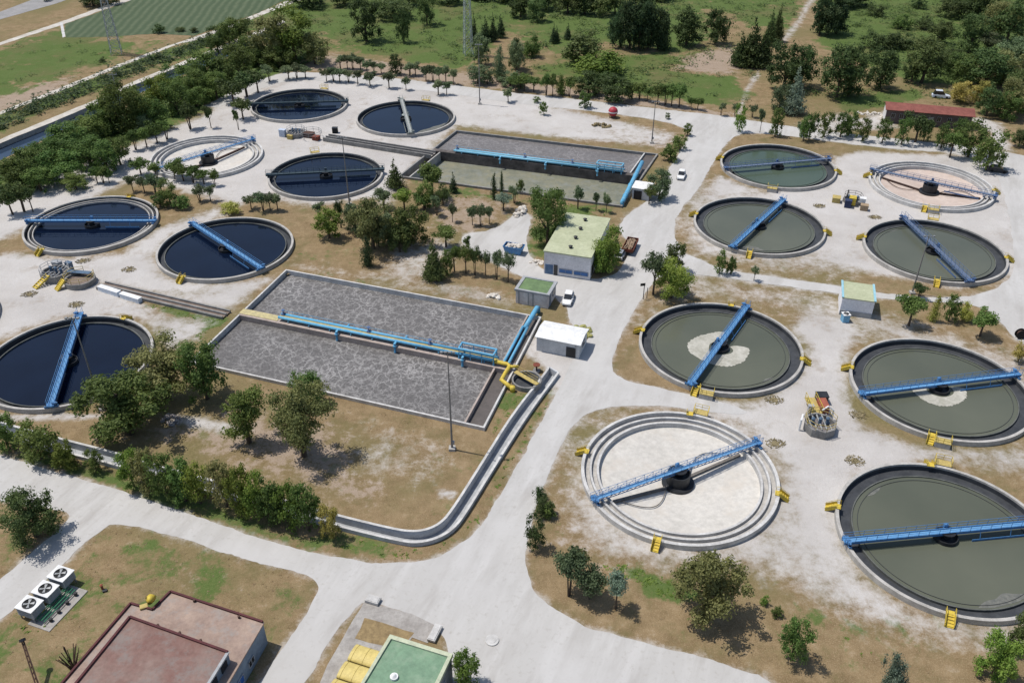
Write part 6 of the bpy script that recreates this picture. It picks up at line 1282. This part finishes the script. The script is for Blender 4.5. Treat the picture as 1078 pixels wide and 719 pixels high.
o=scatter('weeds',[(VERGE,1.6,.8),([(630,592),(680,598),(735,624),(738,634),(700,628),(660,612)],5,.8),([(155,317),(232,334),(224,340),(152,324)],3,.7),([(188,366),(232,336),(240,340),(206,360)],3,.7),([(515,455),(545,404),(556,400),(543,428),(520,462)],2.5,.7),([(20,655),(55,645),(60,660),(30,668)],4,1),([(460,206),(600,222),(640,228),(640,222),(600,214),(470,200)],.5,1),([(800,625),(870,650),(960,690),(900,690),(830,660)],.35,.7)],LM['bright'],.3,5)
tag(o,'low green weeds along the road verges and basin edges','weeds',None,'stuff')
o=scatter('undergrowth',[(CANW,.8,1.4)],leafmat('leaf_undergrowth',(.075,.125,.03),(.15,.205,.06)),.45,6,9,2.0,.8); tag(o,'rough green undergrowth filling the canal-side wood','undergrowth',None,'stuff')
HED=[(-40,131),(0,122),(62,99),(130,71),(205,45),(240,33),(262,24),(268,30),(240,42),(205,56),(135,84),(62,114),(0,138),(-40,148)]
o=scatter('hedge_bank',[(HED,.9,1.2)],leafmat('leaf_reed',(.040,.062,.024),(.092,.125,.05)),.42,9,18,3.0,2.0); tag(o,'long dark green bank of reeds between the dusty path and canal','reeds',None,'stuff')
MEAD=[([(300,40),(480,70),(500,60),(560,5),(560,-12),(330,-12)],.10,1.0),([(560,-12),(700,-12),(760,30),(720,110),(600,92),(540,70)],.08,1.1),([(690,60),(800,60),(790,110),(700,100)],.06,1.0),([(700,-12),(860,-12),(800,60),(740,50)],.08,1.1),([(862,-12),(1090,-12),(1090,60),(1000,90),(900,70)],.13,1.1),([(800,60),(1000,70),(1040,110),(930,112),(840,110)],.10,1.0),([(-20,55),(60,40),(110,45),(140,60),(60,90),(-20,112)],.03,.8)]
o=scatter('meadow_growth',MEAD,leafmat('leaf_meadow',(.055,.092,.026),(.125,.165,.055)),.42,12,26,5.0,1.3); tag(o,'taller green growth across the far meadows','meadow',None,'stuff')
o=scatter('dry_grass',[([(110,556),(180,566),(320,606),(330,620),(272,715),(180,720),(160,660),(140,640),(60,690),(0,700),(0,660),(60,602)],1.6,.7),([(0,532),(68,540),(72,548),(40,574),(0,606)],1.4,.7),([(60,450),(260,470),(420,540),(470,480),(505,455),(480,445),(280,400),(230,400),(60,440)],.9,.7),([(590,600),(640,610),(760,660),(900,690),(1078,690),(1078,720),(860,716),(700,675),(600,640)],.6,.7)],leafmat('leaf_straw',(.28,.215,.115),(.44,.355,.20)),.15,14)
tag(o,'dry straw-coloured grass tufts on the lawns','dry grass',None,'stuff')
# ------------------------------------------------------------------ camera, sun, sky
cd=bpy.data.cameras.new('camera'); cam=bpy.data.objects.new('camera',cd); COL.objects.link(cam)
cd.sensor_fit='HORIZONTAL'; cd.sensor_width=36; cd.lens=36*FPX/W0; cd.clip_start=.5; cd.clip_end=9000
R=Matrix((CR,CU,-FW)).transposed(); cam.matrix_world=Matrix.Translation((0,0,CZ))@R.to_4x4(); SC.camera=cam
sv=Vector((-.42,.12,1.0)).normalized()              # towards the sun
el=math.asin(sv.z)
sl=bpy.data.lights.new('sun','SUN'); sl.energy=4.25; sl.angle=math.radians(.55); sl.color=(1,.955,.89)
so=bpy.data.objects.new('sun',sl); COL.objects.link(so); so.rotation_euler=sv.to_track_quat('Z','Y').to_euler(); so.location=(-60,30,150)
w=bpy.data.worlds.new('World'); SC.world=w; w.use_nodes=True; nt=w.node_tree; bg=nt.nodes['Background']
sk=nt.nodes.new('ShaderNodeTexSky'); sk.sky_type='NISHITA'; sk.sun_disc=False; sk.sun_elevation=el; sk.sun_rotation=math.atan2(sv.x,sv.y); sk.altitude=50; sk.air_density=1.0; sk.dust_density=1.2; sk.ozone_density=1.0
nt.links.new(sk.outputs[0],bg.inputs[0]); bg.inputs[1].default_value=.125
vs=SC.view_settings; vs.view_transform='Standard'; vs.look='None'; vs.exposure=0.0; vs.gamma=1; vs.use_curve_mapping=False
SC.cycles.max_bounces=6; SC.cycles.diffuse_bounces=3; SC.cycles.glossy_bounces=3; SC.cycles.transmission_bounces=3
